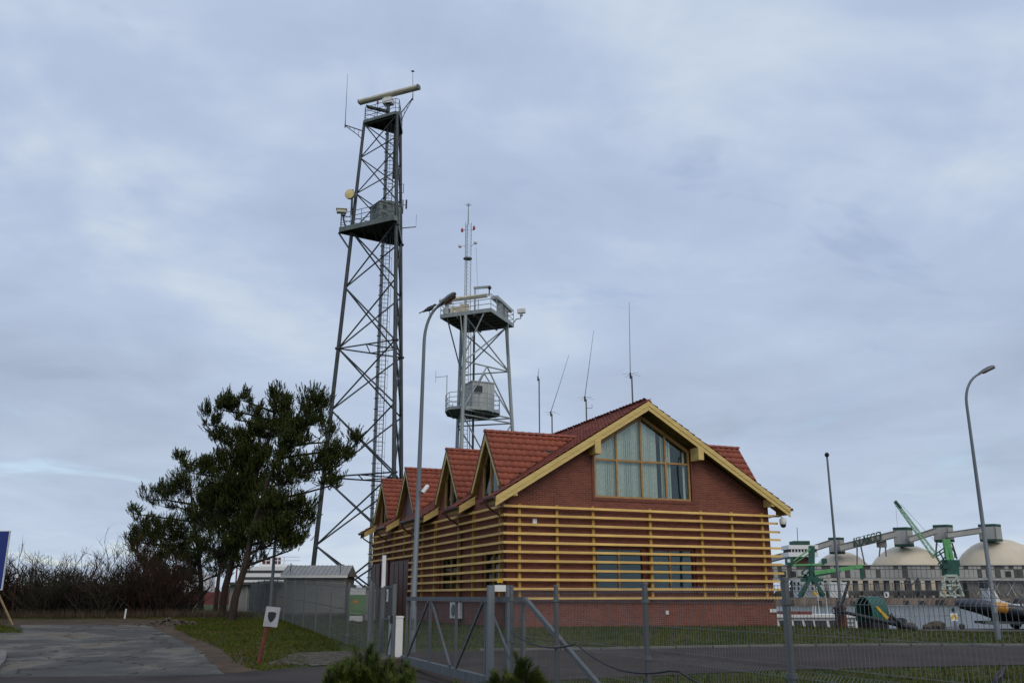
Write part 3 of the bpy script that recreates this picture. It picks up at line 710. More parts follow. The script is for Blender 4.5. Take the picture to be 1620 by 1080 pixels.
# dormers
TM = tmesh(); cd = 1/math.sqrt(1+DS*DS); sd = DS*cd
def dormer(yc, flip):
    f = (lambda x: x) if not flip else (lambda x: BW-x)
    def X(x): return f(x)
    xv = -.12
    xi = lambda z: (z-ZE)/SL-XE                      # local x where the main roof reaches height z
    mb = MB()
    zp, zl_ = DP-.06, DP-DS*DH-.06
    for s in (-1, 1):                                # two thin roof slabs
        P = [(xv, yc, zp), (xi(zp)+.1, yc, zp), (xi(zl_)+.1, yc+s*DH, zl_), (xv, yc+s*DH, zl_)]
        mb.prism([(X(x), y, bz(z)) for x, y, z in P], (0, 0, -.09))
    d = mb.build('dormer', 'soffit', B)
    # recessed gable wall with a window
    zt = lambda y: DP-.2-DS*abs(y-yc)
    xg = .1
    wz0 = 5.72; hw = .95
    m2 = MB(); m2.prism([(X(xg), yc-DH+.12, bz(5.6)), (X(xg), yc-hw, bz(5.6)), (X(xg), yc-hw, bz(zt(yc-hw))), (X(xg), yc-DH+.12, bz(zt(yc-DH+.12)))], (.2 if not flip else -.2, 0, 0))
    m2.prism([(X(xg), yc+hw, bz(5.6)), (X(xg), yc+DH-.12, bz(5.6)), (X(xg), yc+DH-.12, bz(zt(yc+DH-.12))), (X(xg), yc+hw, bz(zt(yc+hw)))], (.2 if not flip else -.2, 0, 0))
    m2.build('gable_wall', 'brick', d)
    if not flip and yc == DORM[2]:
        m2 = MB(); m2.prism([(X(xg+.02), yc-hw, bz(5.6)), (X(xg+.02), yc+hw, bz(5.6)), (X(xg+.02), yc+hw, bz(zt(yc+hw))), (X(xg+.02), yc, bz(zt(yc))), (X(xg+.02), yc-hw, bz(zt(yc-hw)))], (.1, 0, 0)); m2.build('gable_panel', 'door_brown', d)
    else:
        m2 = MB(); xa = X(xg+.04)
        for y in (yc-hw+.05, yc, yc+hw-.05): m2.bar((xa, y, bz(5.62)), (xa, y, bz(zt(y)-.03)), .08, .09)
        for y0, y1 in ((yc-hw, yc), (yc, yc+hw)): m2.bar((xa, y0, bz(zt(y0)-.05)), (xa, y1, bz(zt(y1)-.05)), .085, .1); m2.bar((xa, y0, bz(5.66)), (xa, y1, bz(5.66)), .09, .09)
        fr_ = m2.build('window_frame', 'window_wood', d)
        for y0, y1 in ((yc-hw+.09, yc-.04), (yc+.04, yc+hw-.09)):
            pane_obj([(X(xg+.06), y0, bz(5.7)), (X(xg+.06), y1, bz(5.7)), (X(xg+.06), y1, bz(zt(y1)-.09)), (X(xg+.06), y0, bz(zt(y0)-.09))], fr_)
        m2 = MB(); m2.box((X(.42), yc-hw, bz(5.5)), (X(.45), yc+hw-.6, bz(6.72))); m2.build('blind', 'blind', d)
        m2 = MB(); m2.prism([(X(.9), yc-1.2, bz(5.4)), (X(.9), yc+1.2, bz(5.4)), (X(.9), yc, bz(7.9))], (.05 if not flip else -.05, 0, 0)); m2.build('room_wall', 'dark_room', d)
    # sill course in tiles below the window
    m2 = MB(); m2.prism([(X(-.08), yc-hw-.1, bz(5.50)), (X(.12), yc-hw-.1, bz(5.62)), (X(.12), yc-hw-.1, bz(5.55)), (X(-.08), yc-hw-.1, bz(5.44))], (0, 2*hw+.2, 0)); m2.build('sill', 'tile_dark', d)
    # barge boards
    for s in (-1, 1):
        m2 = MB(); y1 = yc+s*(DH-.02)
        t_, b_ = -.09, -.36
        P = [(xv-.035, yc, DP+t_), (xv-.035, y1, DP-DS*(DH-.02)+t_), (xv-.035, y1-s*.19, DP-DS*(DH-.02)+t_-.02), (xv-.035, yc, DP+b_-.06)]
        m2.prism([(X(x), y, bz(z)) for x, y, z in P], (.032 if not flip else -.032, 0, 0)); m2.build('barge_board', 'yellow_wood', d)
        m2 = MB(); P = [(xv-.06, yc, DP-.01), (xv-.06, yc+s*DH, DP-DS*DH-.01), (xv-.06, yc+s*DH, DP-DS*DH-.10), (xv-.06, yc, DP-.10)]
        m2.prism([(X(x), y, bz(z)) for x, y, z in P], (.024 if not flip else -.024, 0, 0)); m2.build('verge_trim', 'gutter_brown', d)
    # tiles
    far = []
    for s in (-1, 1):
        nr = int(math.hypot(DH, DH*DS)/TL)+1
        for r in range(nr):
            yd = DH+.03-r*TL*cd                       # distance from the centre line at the tile's foot
            if yd < .1: continue
            ymid = max(0, yd-TL*cd/2); zmid = DP-DS*ymid
            xmax = xi(zmid)
            c = 0
            while xv-.03+(c+.35)*TW < xmax:
                x = xv-.03+c*TW; zz_ = DP-DS*yd-.045
                ey = (0, -s*cd, sd); ez = (0, s*sd, cd)
                right = (s == -1) ^ flip
                if s == -1:
                    m = frame_m((X(x) if not flip else X(x+TW), yc+s*yd, bz(zz_)), (1, 0, 0), ey, ez)
                else:
                    m = frame_m((X(x+TW) if not flip else X(x), yc+s*yd, bz(zz_)), (-1, 0, 0), ey, ez)
                if s == -1: inst(TM, 'tile', d, m)
                else: far.append(m)
                c += 1
    joined_tiles(far, 'far_tiles', d)
    x = xv-.08
    while x < xi(DP)-.1:
        m = Matrix.Translation((X(x), yc, bz(DP-.07))) @ Matrix.Rotation(R(-90) if not flip else R(90), 4, 'Z')
        inst(RM, 'ridge_tile', d, m); x += .335
    # dark lead valley along the near side
    m2 = MB(); s = -1
    p0 = (xi(DP-DS*DH)+.0, yc+s*DH, DP-DS*DH); p1 = (xi(DP), yc, DP)
    m2.bar((X(p0[0]), p0[1], bz(p0[2]+.02)), (X(p1[0]), p1[1], bz(p1[2]+.02)), .10, .05); m2.build('valley', 'gutter_brown', d)
for y in DORM: dormer(y, False)
for y in (2.15, 9.5, 17): dormer(y, True)
# small fixtures on the walls
for p0, p1 in (((1.05, -.1, 4.35), (1.22, -.001, 4.6)), ((6.9, -.09, .95), (7.02, -.031, 1.1)), ((12.0, -.09, 1.0), (12.1, -.031, 1.14)), ((12.13, -.09, 1.0), (12.23, -.031, 1.14)), ((12.26, -.09, 1.0), (12.36, -.031, 1.14))):
    MB().box((p0[0], p0[1], bz(p0[2])), (p1[0], p1[1], bz(p1[2]))).build('wall_box', 'white_paint', B)
def bl(x, y, z): return B.matrix_basis @ Vector((x, y, bz(z)))
def bdir(x, y, z=0): return Matrix.Rotation(BA, 3, 'Z') @ Vector((x, y, z))
# wall air conditioner
ac = empty('air_conditioner', bl(-.03, 5.4, .75), 'white outdoor air conditioner unit on brick wall behind sliding gate', 'air conditioner', rz=BA, local=True)
MB().box((-.36, -.4, 0), (-.06, .4, .66)).build('casing', 'white_paint', ac)
MB().lathe((-.355, -.08, .33), [(.26, 0), (.26, .012), (.05, .02)], 20, (-1, 0, 0)).build('fan_grille', 'lamp_grey', ac)
for y in (-.28, .28): MB().box((-.34, y-.02, -.06), (.02, y+.02, 0)).build('bracket', 'galv', ac)
# dome camera at the right eave
dc = empty('dome_camera', bl(12.62, -.45, 4.95), 'white dome camera hanging under the eave at the slat ends', 'camera', rz=BA, local=True)
MB().lathe((0.13, 0, -.30), [(.05, .30), (.13, .28), (.15, .2), (.15, .06), (.13, .02)][::-1], 16).build('housing', 'white_paint', dc, smooth=True)
MB().lathe((0.13, 0, -.42), [(.02, 0), (.08, .02), (.115, .07), (.125, .135)], 16).build('dome', 'black', dc, smooth=True)
MB().tube([(-.33, .37, .02), (-.2, .2, .06), (.05, .02, .06), (.13, 0, -.01)], .025, 8).build('arm', 'galv', dc, smooth=True)
# whip antennas on the ridge
def whip(y, ztop, zmast, x=BW/2, lean=(0, 0), label='', radials=True, dark=True):
    zb0 = zr(x)-.05
    a = empty('whip_antenna', bl(x, y, zb0), label, 'antenna', 'whip antennas on the roof ridge')
    b0 = bl(x, y, zb0); m0 = bl(x, y, zmast); t0 = bl(x, y, ztop)+bdir(lean[0], lean[1])
    MB().tube([b0, m0], .035, 8).build('mast', 'lamp_grey', a)
    MB().tube([m0+Vector((0, 0, -.25)), m0+Vector((-.06, 0, .1)), (m0+t0)/2+Vector((-.03, 0, 0)), t0], [.025, .018, .013, .008], 6).build('whip', 'lamp_grey', a)
    MB().lathe(m0+Vector((-.06, 0, -.12)), [(.04, 0), (.04, .25)], 8).build('base_clamp', 'black', a)
    if radials:
        for k in range(4):
            an = k*math.pi/2+.5
            MB().tube([m0+Vector((0, 0, .1)), m0+Vector((.48*math.cos(an), .48*math.sin(an), .02))], .006, 4).build('radial', 'lamp_grey', a)
    return a
whip(.73, 14.4, 11.0, label='tallest straight whip antenna on the ridge, right above the gable')
wa = whip(5.27, 14.25, 10.85, lean=(.35, -.3), label='whip antenna with a small side bracket, second along the ridge')
MB().tube([bl(BW/2, 5.27, 10.4), bl(BW/2, 5.27, 10.4)+Vector((.28, 0, 0)), bl(BW/2, 5.27, 10.4)+Vector((.28, 0, .18))], .014, 6).build('side_bracket', 'lamp_grey', wa)
whip(9.3, 13.95, 10.85, lean=(.75, -.6), label='whip antenna leaning strongly to one side, third along the ridge')
whip(10.95, 13.7, 13.1, label='slim whip antenna without radials, farthest along the ridge', radials=False)

# ------------------------------------------------------------------ radar tower (dark, three legs)
def rail(parent, pts, closed, h, r, mt, nmid=1, posts=True, gap=1.2):
    P = [Vector(p) for p in pts]
    if closed: P = P+[P[0]]
    for i in range(len(P)-1):
        mb = MB(); a, b = P[i], P[i+1]
        for k in range(nmid+1):
            z = Vector((0, 0, h*(k+1)/(nmid+1))); mb.tube([a+z, b+z], r, 6)
        n = max(1, round((b-a).length/gap))
        for k in range(n+(0 if closed or i < len(P)-2 else 1)):
            p = a.lerp(b, k/n); mb.tube([p, p+Vector((0, 0, h))], r, 6)
        mb.build('railing', mt, parent)
def ladder(parent, base, z1, width, axis, nrm, mt, cage=True, r=.025, step=.3):
    base = Vector(base); ax = Vector(axis).normalized(); nr = Vector(nrm).normalized(); mb = MB(); H = z1-base.z
    for s in (-1, 1): mb.bar(base+ax*s*width/2, base+ax*s*width/2+Vector((0, 0, H)), r*2)
    z = .3
    while z < H: mb.bar(base+ax*-width/2+Vector((0, 0, z)), base+ax*width/2+Vector((0, 0, z)), r*1.2); z += step
    l = mb.build('ladder', mt, parent)
    if cage:
        mb = MB(); z = 2.4; n = 8
        arc = [ax*(.36*math.cos(math.pi*k/n))+nr*(.05+.62*math.sin(math.pi*k/n)) for k in range(n+1)]
        while z < H:
            for k in range(n): mb.bar(base+arc[k]+Vector((0, 0, z)), base+arc[k+1]+Vector((0, 0, z)), .02)
            z += .95
        for k in (1, 3, 5, 7): mb.bar(base+arc[k]+Vector((0, 0, 2.4)), base+arc[k]+Vector((0, 0, H)), .018)
        mb.build('ladder_cage', mt, l)
    return l
TC = Vector((-9.40, 62.2, 0)); PC = Vector((-9.72, 62.15, 0)); TA = [R(182), R(-58), R(62)]
tg = gz(TC.x, TC.y)
def rad(z): return 3.86+(2.25-3.86)*(z-.6)/(27.3-.6) if z < 27.3 else 2.25+(1.74-2.25)*(z-27.3)/8.5
def leg(i, z): return Vector((TC.x+rad(z)*math.cos(TA[i]), TC.y+rad(z)*math.sin(TA[i]), z))
RT = empty('radar_tower', (TC.x, TC.y, tg), 'tall dark three-legged lattice tower with radar bar on top', 'tower')
for i in range(3):
    MB().tube([leg(i, tg-.2), leg(i, 27.3), leg(i, 36.1)], [.16, .13, .11], 12).build('leg', 'tower_dark', RT, smooth=True)
    MB().box((leg(i, tg).x-.4, leg(i, tg).y-.4, tg-.3), (leg(i, tg).x+.4, leg(i, tg).y+.4, tg+.3)).build('footing', 'concrete', RT)
    mb = MB()
    for z in (9.4, 18.4, 27.0): mb.lathe(leg(i, z)-Vector((0, 0, .06)), [(.24, 0), (.24, .12)], 10)
    mb.build('flange', 'tower_dark', RT)
lev = [tg, 4.9, 9.4, 14.0, 18.4, 22.9, 27.2, 30.2, 33.1, 35.9]
for k in range(len(lev)-1):
    for i in range(3):
        j = (i+1) % 3; z0, z1 = lev[k], lev[k+1]; r = .058 if z0 < 27 else .045
        MB().tube([leg(i, z0), leg(j, z1)], r, 8).build('brace', 'tower_dark', RT)
        MB().tube([leg(j, z0), leg(i, z1)], r, 8).build('brace', 'tower_dark', RT)
for z in (9.4, 18.4):
    for i in range(3): MB().tube([leg(i, z), leg((i+1) % 3, z)], .055, 8).build('strut', 'tower_dark', RT)
    c = sum((leg(i, z) for i in range(3)), Vector())/3
    for i in range(3): MB().tube([(leg(i, z)+leg((i+1) % 3, z))/2, (leg((i+1) % 3, z)+leg((i+2) % 3, z))/2], .04, 6).build('strut', 'tower_dark', RT)
def tri(r, z, cut=.28):
    C_ = PC if z < 30 else TC
    c = [Vector((C_.x+r*math.cos(a), C_.y+r*math.sin(a), z)) for a in TA]; out = []
    for i in range(3):
        d0 = (c[i-1]-c[i]).normalized(); d1 = (c[(i+1) % 3]-c[i]).normalized(); out += [c[i]+d0*cut, c[i]+d1*cut]
    return out
def platform(r, z, th, name):
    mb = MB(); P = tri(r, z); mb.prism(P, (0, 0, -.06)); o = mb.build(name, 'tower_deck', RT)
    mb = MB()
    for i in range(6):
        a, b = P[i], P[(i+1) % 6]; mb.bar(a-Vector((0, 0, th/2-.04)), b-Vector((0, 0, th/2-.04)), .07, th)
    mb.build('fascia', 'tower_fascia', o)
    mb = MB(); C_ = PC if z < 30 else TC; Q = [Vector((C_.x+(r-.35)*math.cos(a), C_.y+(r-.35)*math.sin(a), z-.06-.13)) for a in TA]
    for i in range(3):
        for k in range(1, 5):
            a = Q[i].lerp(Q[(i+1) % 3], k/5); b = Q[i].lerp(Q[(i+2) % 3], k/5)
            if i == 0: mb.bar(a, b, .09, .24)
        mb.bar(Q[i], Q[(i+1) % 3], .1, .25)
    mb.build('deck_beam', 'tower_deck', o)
    rail(o, [p+Vector((0, 0, .02)) for p in tri(r-.06, z)], True, 1.1, .024, 'tower_fascia', 2, gap=.95)
    return o
p1 = platform(3.05, 27.4, .36, 'platform'); p2 = platform(2.0, 36.1, .24, 'top_platform')
for i in range(1):
    MB().bar(leg(i, 25.8), leg(i, 27.1)+Vector((math.cos(TA[i]), math.sin(TA[i]), 0))*.95, .12).build('knee_brace', 'tower_dark', RT)
ladder(RT, (-9.05, 62.1, tg), 36.0, .42, (1, .2, 0), (.3, -1, 0), 'tower_dark')
mb = MB()
for k in range(-1, 2): mb.tube([(-9.40+.06*k, 62.2, tg), (-9.40+.06*k, 62.2, 36)], .028, 6)
mb.build('cable_run', 'black', RT)
mb = MB()
z = tg+.6
while z < 36: mb.box((-9.55, 62.14, z), (-9.25, 62.26, z+.05)); z += .75
tag(mb.build('cable_bracket', 'tower_dark', RT), kind='stuff')
# shelter on the middle platform
a = R(35); ux, uy = Vector((math.cos(a), math.sin(a), 0)), Vector((-math.sin(a), math.cos(a), 0))
c = Vector((TC.x+.15, TC.y-.3, 27.42))
sh = MB().obox(c+Vector((0, 0, .8)), ux*.85, uy*.75, (0, 0, .8)).build('shelter', 'cabin_green', RT)
mb = MB(); mb.prism([c+ux*-.92+uy*-.82+Vector((0, 0, 1.6)), c+ux*.92+uy*-.82+Vector((0, 0, 1.6)), c+uy*-.82+Vector((0, 0, 1.85))], uy*1.64); mb.build('shelter_roof', 'cabin_green', sh)
mb = MB()
for z in (.5, 1.05): mb.obox(c+Vector((0, 0, z)), ux*.856, uy*.756, (0, 0, .012))
mb.build('panel_seam', 'tower_deck', sh)
MB().obox(c+uy*-.76+ux*-.45+Vector((0, 0, 1.28)), ux*.15, uy*.03, (0, 0, .12)).build('vent', 'black', sh)
# microwave dish, cream face to the camera
dp = ray(553, 307, 60.6); n = Vector((-.25, -1, -.05)).normalized()
ds = empty('microwave_dish', dp, 'round cream microwave dish on a bracket above the tower platform', 'dish')
MB().lathe(dp-n*.35, [(.12, 0), (.30, .10), (.36, .18), (.36, .36), (.345, .37)], 28, n).build('drum', 'lamp_grey', ds, smooth=True)
MB().lathe(dp-n*.0, [(.34, .022), (.2, .05), (.02, .06)], 28, n).build('face', 'dish_cream', ds, smooth=True)
MB().tube([dp-n*.33, dp-n*.6+Vector((.2, 0, 0)), Vector((leg(0, dp.z).x, leg(0, dp.z).y-.05, dp.z))], .05, 8).build('mount', 'tower_dark', ds)
mb = MB(); q = leg(0, dp.z)+Vector((-.22, -.1, 0)); mb.bar(q+Vector((0, 0, -1)), q+Vector((0, 0, 1)), .14, .1); mb.build('backing_pole', 'tower_dark', ds)
# pan-tilt unit at the platform corner
q = ray(543, 338, 62.3)
cm = empty('searchlight_camera', (q.x, q.y, 27.42), 'pale pan tilt camera standing at the platform corner rail', 'camera')
MB().tube([(q.x+.35, q.y, 27.42), (q.x+.1, q.y, 28.0), (q.x, q.y, 28.55)], .06, 8).build('post', 'tower_dark', cm)
MB().lathe((q.x, q.y, 28.5), [(.16, 0), (.18, .1), (.12, .22)], 12).build('pan_head', 'lamp_grey', cm, smooth=True)
MB().obox((q.x-.12, q.y-.05, 28.85), (.34, .05, .0), (-.03, .2, 0), (0, .0, .12)).build('sensor_box', 'radar_cream', cm)
MB().obox((q.x-.12, q.y-.05, 28.99), (.40, .06, .0), (-.04, .26, 0), (0, .0, .018)).build('sun_shield', 'radar_cream', cm)
# side antennas on the right
for i, (v, du) in enumerate(((361, 24),)):
    a = ray(634, v, 63); b = ray(634+du, v-2, 63); mb = MB(); mb.tube([a, b], .04, 8); mb.tube([b, b+Vector((.02, 0, 1.0))], .012, 6)
    mb.build('antenna_arm', 'tower_fascia', RT)
mb = MB(); a = ray(637, 338, 63); mb.tube([a, a+Vector((0, 0, 1.1))], .04, 6); mb.tube([a+Vector((.25, 0, .4)), a+Vector((.25, 0, 1.1))], .07, 6); mb.tube([a+Vector((0, 0, .7)), a+Vector((.25, 0, .7))], .02, 6); mb.build('antenna_arm', 'tower_dark', RT)
mb = MB(); a = ray(634, 305, 63); mb.tube([a+Vector((-.2, 0, 0)), a+Vector((.2, 0, 0)), a+Vector((.2, 0, .7)), a+Vector((-.2, 0, .65))], .03, 6); mb.build('antenna_arm', 'tower_dark', RT)
# waveguide duct near the top
a = ray(624, 282, 62.4); mb = MB(); mb.box((a.x-.15, a.y-.15, a.z), (a.x+.15, a.y+.15, 36.0)); mb.build('cable_duct', 'tower_deck', RT)
# radar on top
rc = Vector((-9.35, 61.95, 36.12)); rd = empty('radar_scanner', rc, 'long cream radar scanner bar on turning unit atop the dark tower', 'radar')
MB().lathe(rc, [(.3, 0), (.3, .06), (.16, .1), (.14, 1.25), (.26, 1.3)], 16).build('pedestal', 'tower_dark', rd, smooth=True)
MB().obox(rc+Vector((0, 0, 1.53)), (.36, -.1, 0), (.08, .28, 0), (0, 0, .20)).build('gearbox', 'white_paint', rd)
MB().obox(rc+Vector((0, 0, 1.80)), (.28, -.08, 0), (.06, .2, 0), (0, 0, .06)).build('turning_plate', 'radar_cream', rd)
e0 = Vector((-11.75, 63.05, 38.28)); e1 = Vector((-6.98, 60.85, 38.28)); dr = (e1-e0).normalized(); sx = Vector((-dr.y, dr.x, 0))*-1
prof = [(-.20, -.17), (.12, -.17), (.22, -.06), (.22, .06), (.12, .17), (-.20, .17), (-.27, .08), (-.27, -.08)]
mb = MB(); mb.prism([e0+sx*x+Vector((0, 0, z)) for x, z in prof], e1-e0); mb.build('antenna_bar', 'radar_cream', rd)
mb = MB(); mb.prism([e0-dr*.02+sx*x*1.06+Vector((0, 0, z*1.06)) for x, z in prof], dr*.06); mb.prism([e1-dr*.04+sx*x*1.06+Vector((0, 0, z*1.06)) for x, z in prof], dr*.06); mb.build('end_cap', 'lamp_grey', rd)
mb = MB(); mb.obox(rc+Vector((-.75, -.3, .75)), (.85, -.15, -.3), (.03, .16, 0), (0, 0, .08)); mb.build('waveguide_box', 'tower_deck', rd)
# obstruction lamp
q = ray(597, 175, 61.6); ol = empty('obstruction_lamp', (q.x, q.y, 36.12), 'small red obstruction lamp on the top platform of the dark tower', 'lamp')
MB().tube([(q.x, q.y, 36.12), (q.x, q.y, 37.35)], .025, 6).build('post', 'tower_dark', ol); MB().lathe((q.x, q.y, 37.3), [(.08, 0), (.09, .12), (.05, .24)], 10).build('lens', 'red_lamp', ol, smooth=True)
# whips at the top
def arm_whip(p, q, top, label, disc=False):
    p, q, top = map(Vector, (p, q, top)); o = empty('arm_antenna', q, label, 'antenna')
    mb = MB(); mb.tube([p, q], .04, 6); mb.tube([p+Vector((0, 0, -.75)), p.lerp(q, .3)+Vector((0, 0, -.45)), q+Vector((0, 0, -.05))], .03, 6)
    for t in (.25, .5, .75): mb.tube([p.lerp(q, t), (p+Vector((0, 0, -.75))).lerp(q, t)], .018, 5)
    mb.build('arm', 'tower_dark', o)
    MB().tube([q+Vector((0, 0, -.2)), q+Vector((0, 0, .5)), top], [.055, .03, .012], 6).build('whip', 'lamp_grey', o)
    if disc: MB().lathe(top, [(.05, -.05), (.14, .0), (.05, .05)], 10).build('cap', 'lamp_grey', o)
a = leg(0, 35.3); arm_whip(a, ray(546, 198, 62.5), ray(550, 117, 62.5), 'tall whip antenna on an arm at the left of the dark tower top')
arm_whip(ray(635, 178, 62.5), ray(653, 155, 62.5), ray(653, 113, 62.5), 'short rod with round cap on a bracket beside the radar scanner', True)

# ------------------------------------------------------------------ second tower (galvanised)
GA, GB, GC = (Vector((-3.85, 65.6, 0)), Vector((-3.55, 67.1, 22.4))), (Vector((-4.65, 72.5, 0)), Vector((-4.09, 71.2, 22.4))), (Vector((.85, 70.9, 0)), Vector((-.45, 70.1, 22.4)))
GL = [GA, GB, GC]
def g_leg(i, z): return GL[i][0].lerp(GL[i][1], z/22.4)
gg = gz(-2.8, 69)
GT = empty('lattice_tower', (-2.8, 69.3, gg), 'galvanised lattice tower with square railed platform and thin mast', 'tower')
for i in range(3):
    MB().tube([g_leg(i, gg-.2), g_leg(i, 22.4)], [.16, .135], 12).build('leg', 'galv_pale', GT, smooth=True)
    q = g_leg(i, gg); MB().box((q.x-.4, q.y-.4, gg-.3), (q.x+.4, q.y+.4, gg+.25)).build('footing', 'concrete', GT)
def gb(p, q, r=.055): MB().tube([p, q], r, 8).build('brace', 'galv_pale', GT)
for z0, z1 in ((gg, 7.5), (7.5, 14.6)):
    for i in range(3): j = (i+1) % 3; gb(g_leg(i, z0), g_leg(j, z1)); gb(g_leg(j, z0), g_leg(i, z1))
for z in (7.5, 14.6, 15.0, 18.7):
    for i in range(3): MB().tube([g_leg(i, z), g_leg((i+1) % 3, z)], .055, 8).build('strut', 'galv_pale', GT)
for i in range(3):
    j = (i+1) % 3; gb(g_leg(i, 18.7), g_leg(j, 22.3)); gb(g_leg(j, 18.7), g_leg(i, 22.3))
    m = (g_leg(i, 18.7)+g_leg(j, 18.7))/2; gb(m, g_leg(i, 15.0)); gb(m, g_leg(j, 15.0))
# knee braces out to the overhang
cor = [Vector((-5.54, 67.9, 22.65)), Vector((-1.60, 66.2, 22.65)), Vector((.12, 70.35, 22.65)), Vector((-3.85, 72.0, 22.65))]
gb(g_leg(1, 19.3), cor[0]+Vector((.5, .1, -.2))); gb(g_leg(0, 19.2), cor[1]+Vector((-.5, .3, -.2))); gb(g_leg(0, 19.2), cor[0].lerp(cor[1], .4)+Vector((0, 0, -.2)), .05); gb(g_leg(2, 19.5), cor[1].lerp(cor[2], .75)+Vector((0, 0, -.2)), .05)
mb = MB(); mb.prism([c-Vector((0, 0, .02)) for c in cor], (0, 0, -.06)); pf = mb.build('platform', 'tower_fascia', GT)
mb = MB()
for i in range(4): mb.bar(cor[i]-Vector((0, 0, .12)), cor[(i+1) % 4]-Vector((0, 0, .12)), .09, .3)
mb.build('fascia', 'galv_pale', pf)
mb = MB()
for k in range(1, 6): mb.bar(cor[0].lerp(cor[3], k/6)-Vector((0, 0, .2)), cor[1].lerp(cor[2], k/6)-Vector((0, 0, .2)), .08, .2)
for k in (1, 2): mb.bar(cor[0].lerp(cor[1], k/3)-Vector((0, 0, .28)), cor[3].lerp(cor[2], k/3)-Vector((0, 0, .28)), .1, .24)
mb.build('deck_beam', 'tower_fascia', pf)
rail(pf, cor, True, 1.15, .026, 'galv_pale', 2, gap=1.0)
# lower balcony
cb = [(-5.05, 68.4), (-4.7, 67.3), (-3.8, 66.9), (-1.9, 67.6), (-.95, 68.9), (-1.0, 70.2), (-2.2, 71.3), (-4.3, 71.2), (-5.0, 70.1)]
mb = MB(); mb.prism([(x, y, 15.3) for x, y in cb], (0, 0, -.07)); pl2 = mb.build('balcony', 'tower_fascia', GT)
mb = MB()
for i in range(len(cb)):
    a, b = cb[i], cb[(i+1) % len(cb)]; mb.bar((a[0], a[1], 15.2), (b[0], b[1], 15.2), .07, .22)
for k in range(5): mb.bar((-4.75+k*.82, 67.75+.1*k, 15.12), (-4.6+k*.82, 70.8-.1*k, 15.12), .08, .18)
mb.build('fascia', 'galv_pale', pl2)
rail(pl2, [(x, y, 15.3) for x, y in cb], True, 1.1, .024, 'galv_pale', 2, gap=.8)
a = R(25); ux, uy = Vector((math.cos(a), math.sin(a), 0)), Vector((-math.sin(a), math.cos(a), 0)); c = Vector((-2.55, 69.1, 15.32))
cb_ = MB().obox(c+Vector((0, 0, 1.05)), ux*.92, uy*.88, (0, 0, 1.02)).build('cabin', 'cabin_grey', GT)
MB().obox(c+Vector((0, 0, 2.10)), ux*.98, uy*.94, (0, 0, .04)).build('cabin_roof', 'cabin_grey', cb_)
mb = MB()
for k in (-.35, .35): mb.obox(c+ux*k+Vector((0, 0, 1.05)), ux*.012, uy*.886, (0, 0, 1.0))
for z in (.55, 1.1, 1.65): mb.obox(c+Vector((0, 0, z)), ux*.926, uy*.7, (0, 0, .01))
mb.build('panel_seam', 'lamp_grey', cb_)
MB().obox(c-uy*.92+ux*-.45+Vector((0, 0, 1.5)), ux*.3, uy*.12, (0, 0, .25)).build('cooling_unit', 'black', cb_)
# dipole on the balcony rail
mb = MB(); q = Vector((-4.95, 68.0, 15.3)); mb.tube([q, q+Vector((0, 0, 2.6))], .03, 6); mb.tube([q+Vector((0, 0, 2.5)), q+Vector((-.85, -.1, 2.4))], .02, 6); mb.tube([q+Vector((-.85, -.1, 2.0)), q+Vector((-.85, -.1, 2.9))], .016, 6); mb.build('dipole', 'galv_pale', GT)
ladder(GT, (-3.55, 68.2, gg), 22.6, .42, (1, 0, 0), (0, -1, 0), 'galv_pale', cage=False)
mb = MB(); mb.bar((-2.95, 68.6, gg), (-2.95, 68.6, 22.5), .16, .12); mb.bar((-3.2, 68.6, gg), (-3.2, 68.6, 22.5), .05, .05); mb.build('cable_run', 'black', GT)
# mast
mc = Vector((-3.55, 69.0, 22.66)); HT = 8.1
ms = empty('lattice_mast', mc, 'slender triangular lattice mast with lightning star above galvanised platform', 'mast')
def mp(i, z): a = R(90+120*i+15); r = .27; return mc+Vector((r*math.cos(a), r*math.sin(a), z))
for i in range(3): MB().tube([mp(i, 0), mp(i, HT)], .028, 6).build('chord', 'galv_pale', ms)
mb = MB(); k = 0; z = 0
while z < HT-.3:
    for i in range(3): mb.bar(mp(i, z), mp((i+1) % 3, z+.32), .016)
    z += .32
mb.build('lacing', 'galv_pale', ms)
MB().lathe(mc+Vector((0, 0, 5.0)), [(.36, 0), (.36, .08)], 10).build('splice', 'lamp_grey', ms)
MB().tube([mc+Vector((0, 0, HT-.1)), mc+Vector((0, 0, HT+1.75))], [.05, .03], 8).build('spike', 'galv_pale', ms)
mb = MB()
for k in range(6):
    a = k*math.pi/3; mb.tube([mc+Vector((0, 0, HT+1.55)), mc+Vector((.26*math.cos(a), .26*math.sin(a), HT+1.62))], .016, 5)
mb.build('lightning_star', 'lamp_grey', ms)
for s in (-1, 1):
    mb = MB(); mb.lathe(mc+Vector((s*.48, 0, HT-.65+.1*s)), [(.09, 0), (.11, .15), (.06, .32)], 10); mb.bar(mc+Vector((s*.2, 0, HT-.6)), mc+Vector((s*.48, 0, HT-.6)), .04); mb.build('red_lamp', 'red_lamp', ms)
    mb = MB(); mb.lathe(mc+Vector((s*.62, -.1, 5.95+(.3 if s > 0 else 0))), [(.07, 0), (.15, .06), (.15, .2), (.06, .28)], 10); mb.bar(mc+Vector((s*.2, 0, 6.1)), mc+Vector((s*.62, -.1, 6.15+(.2 if s > 0 else 0))), .04); mb.build('floodlight', 'white_paint', ms)
MB().tube([mc+Vector((.66, -.1, 6.0)), mc+Vector((.8, 0, 3)), mc+Vector((1.0, 0, 0))], .012, 4).build('cable', 'black', ms)
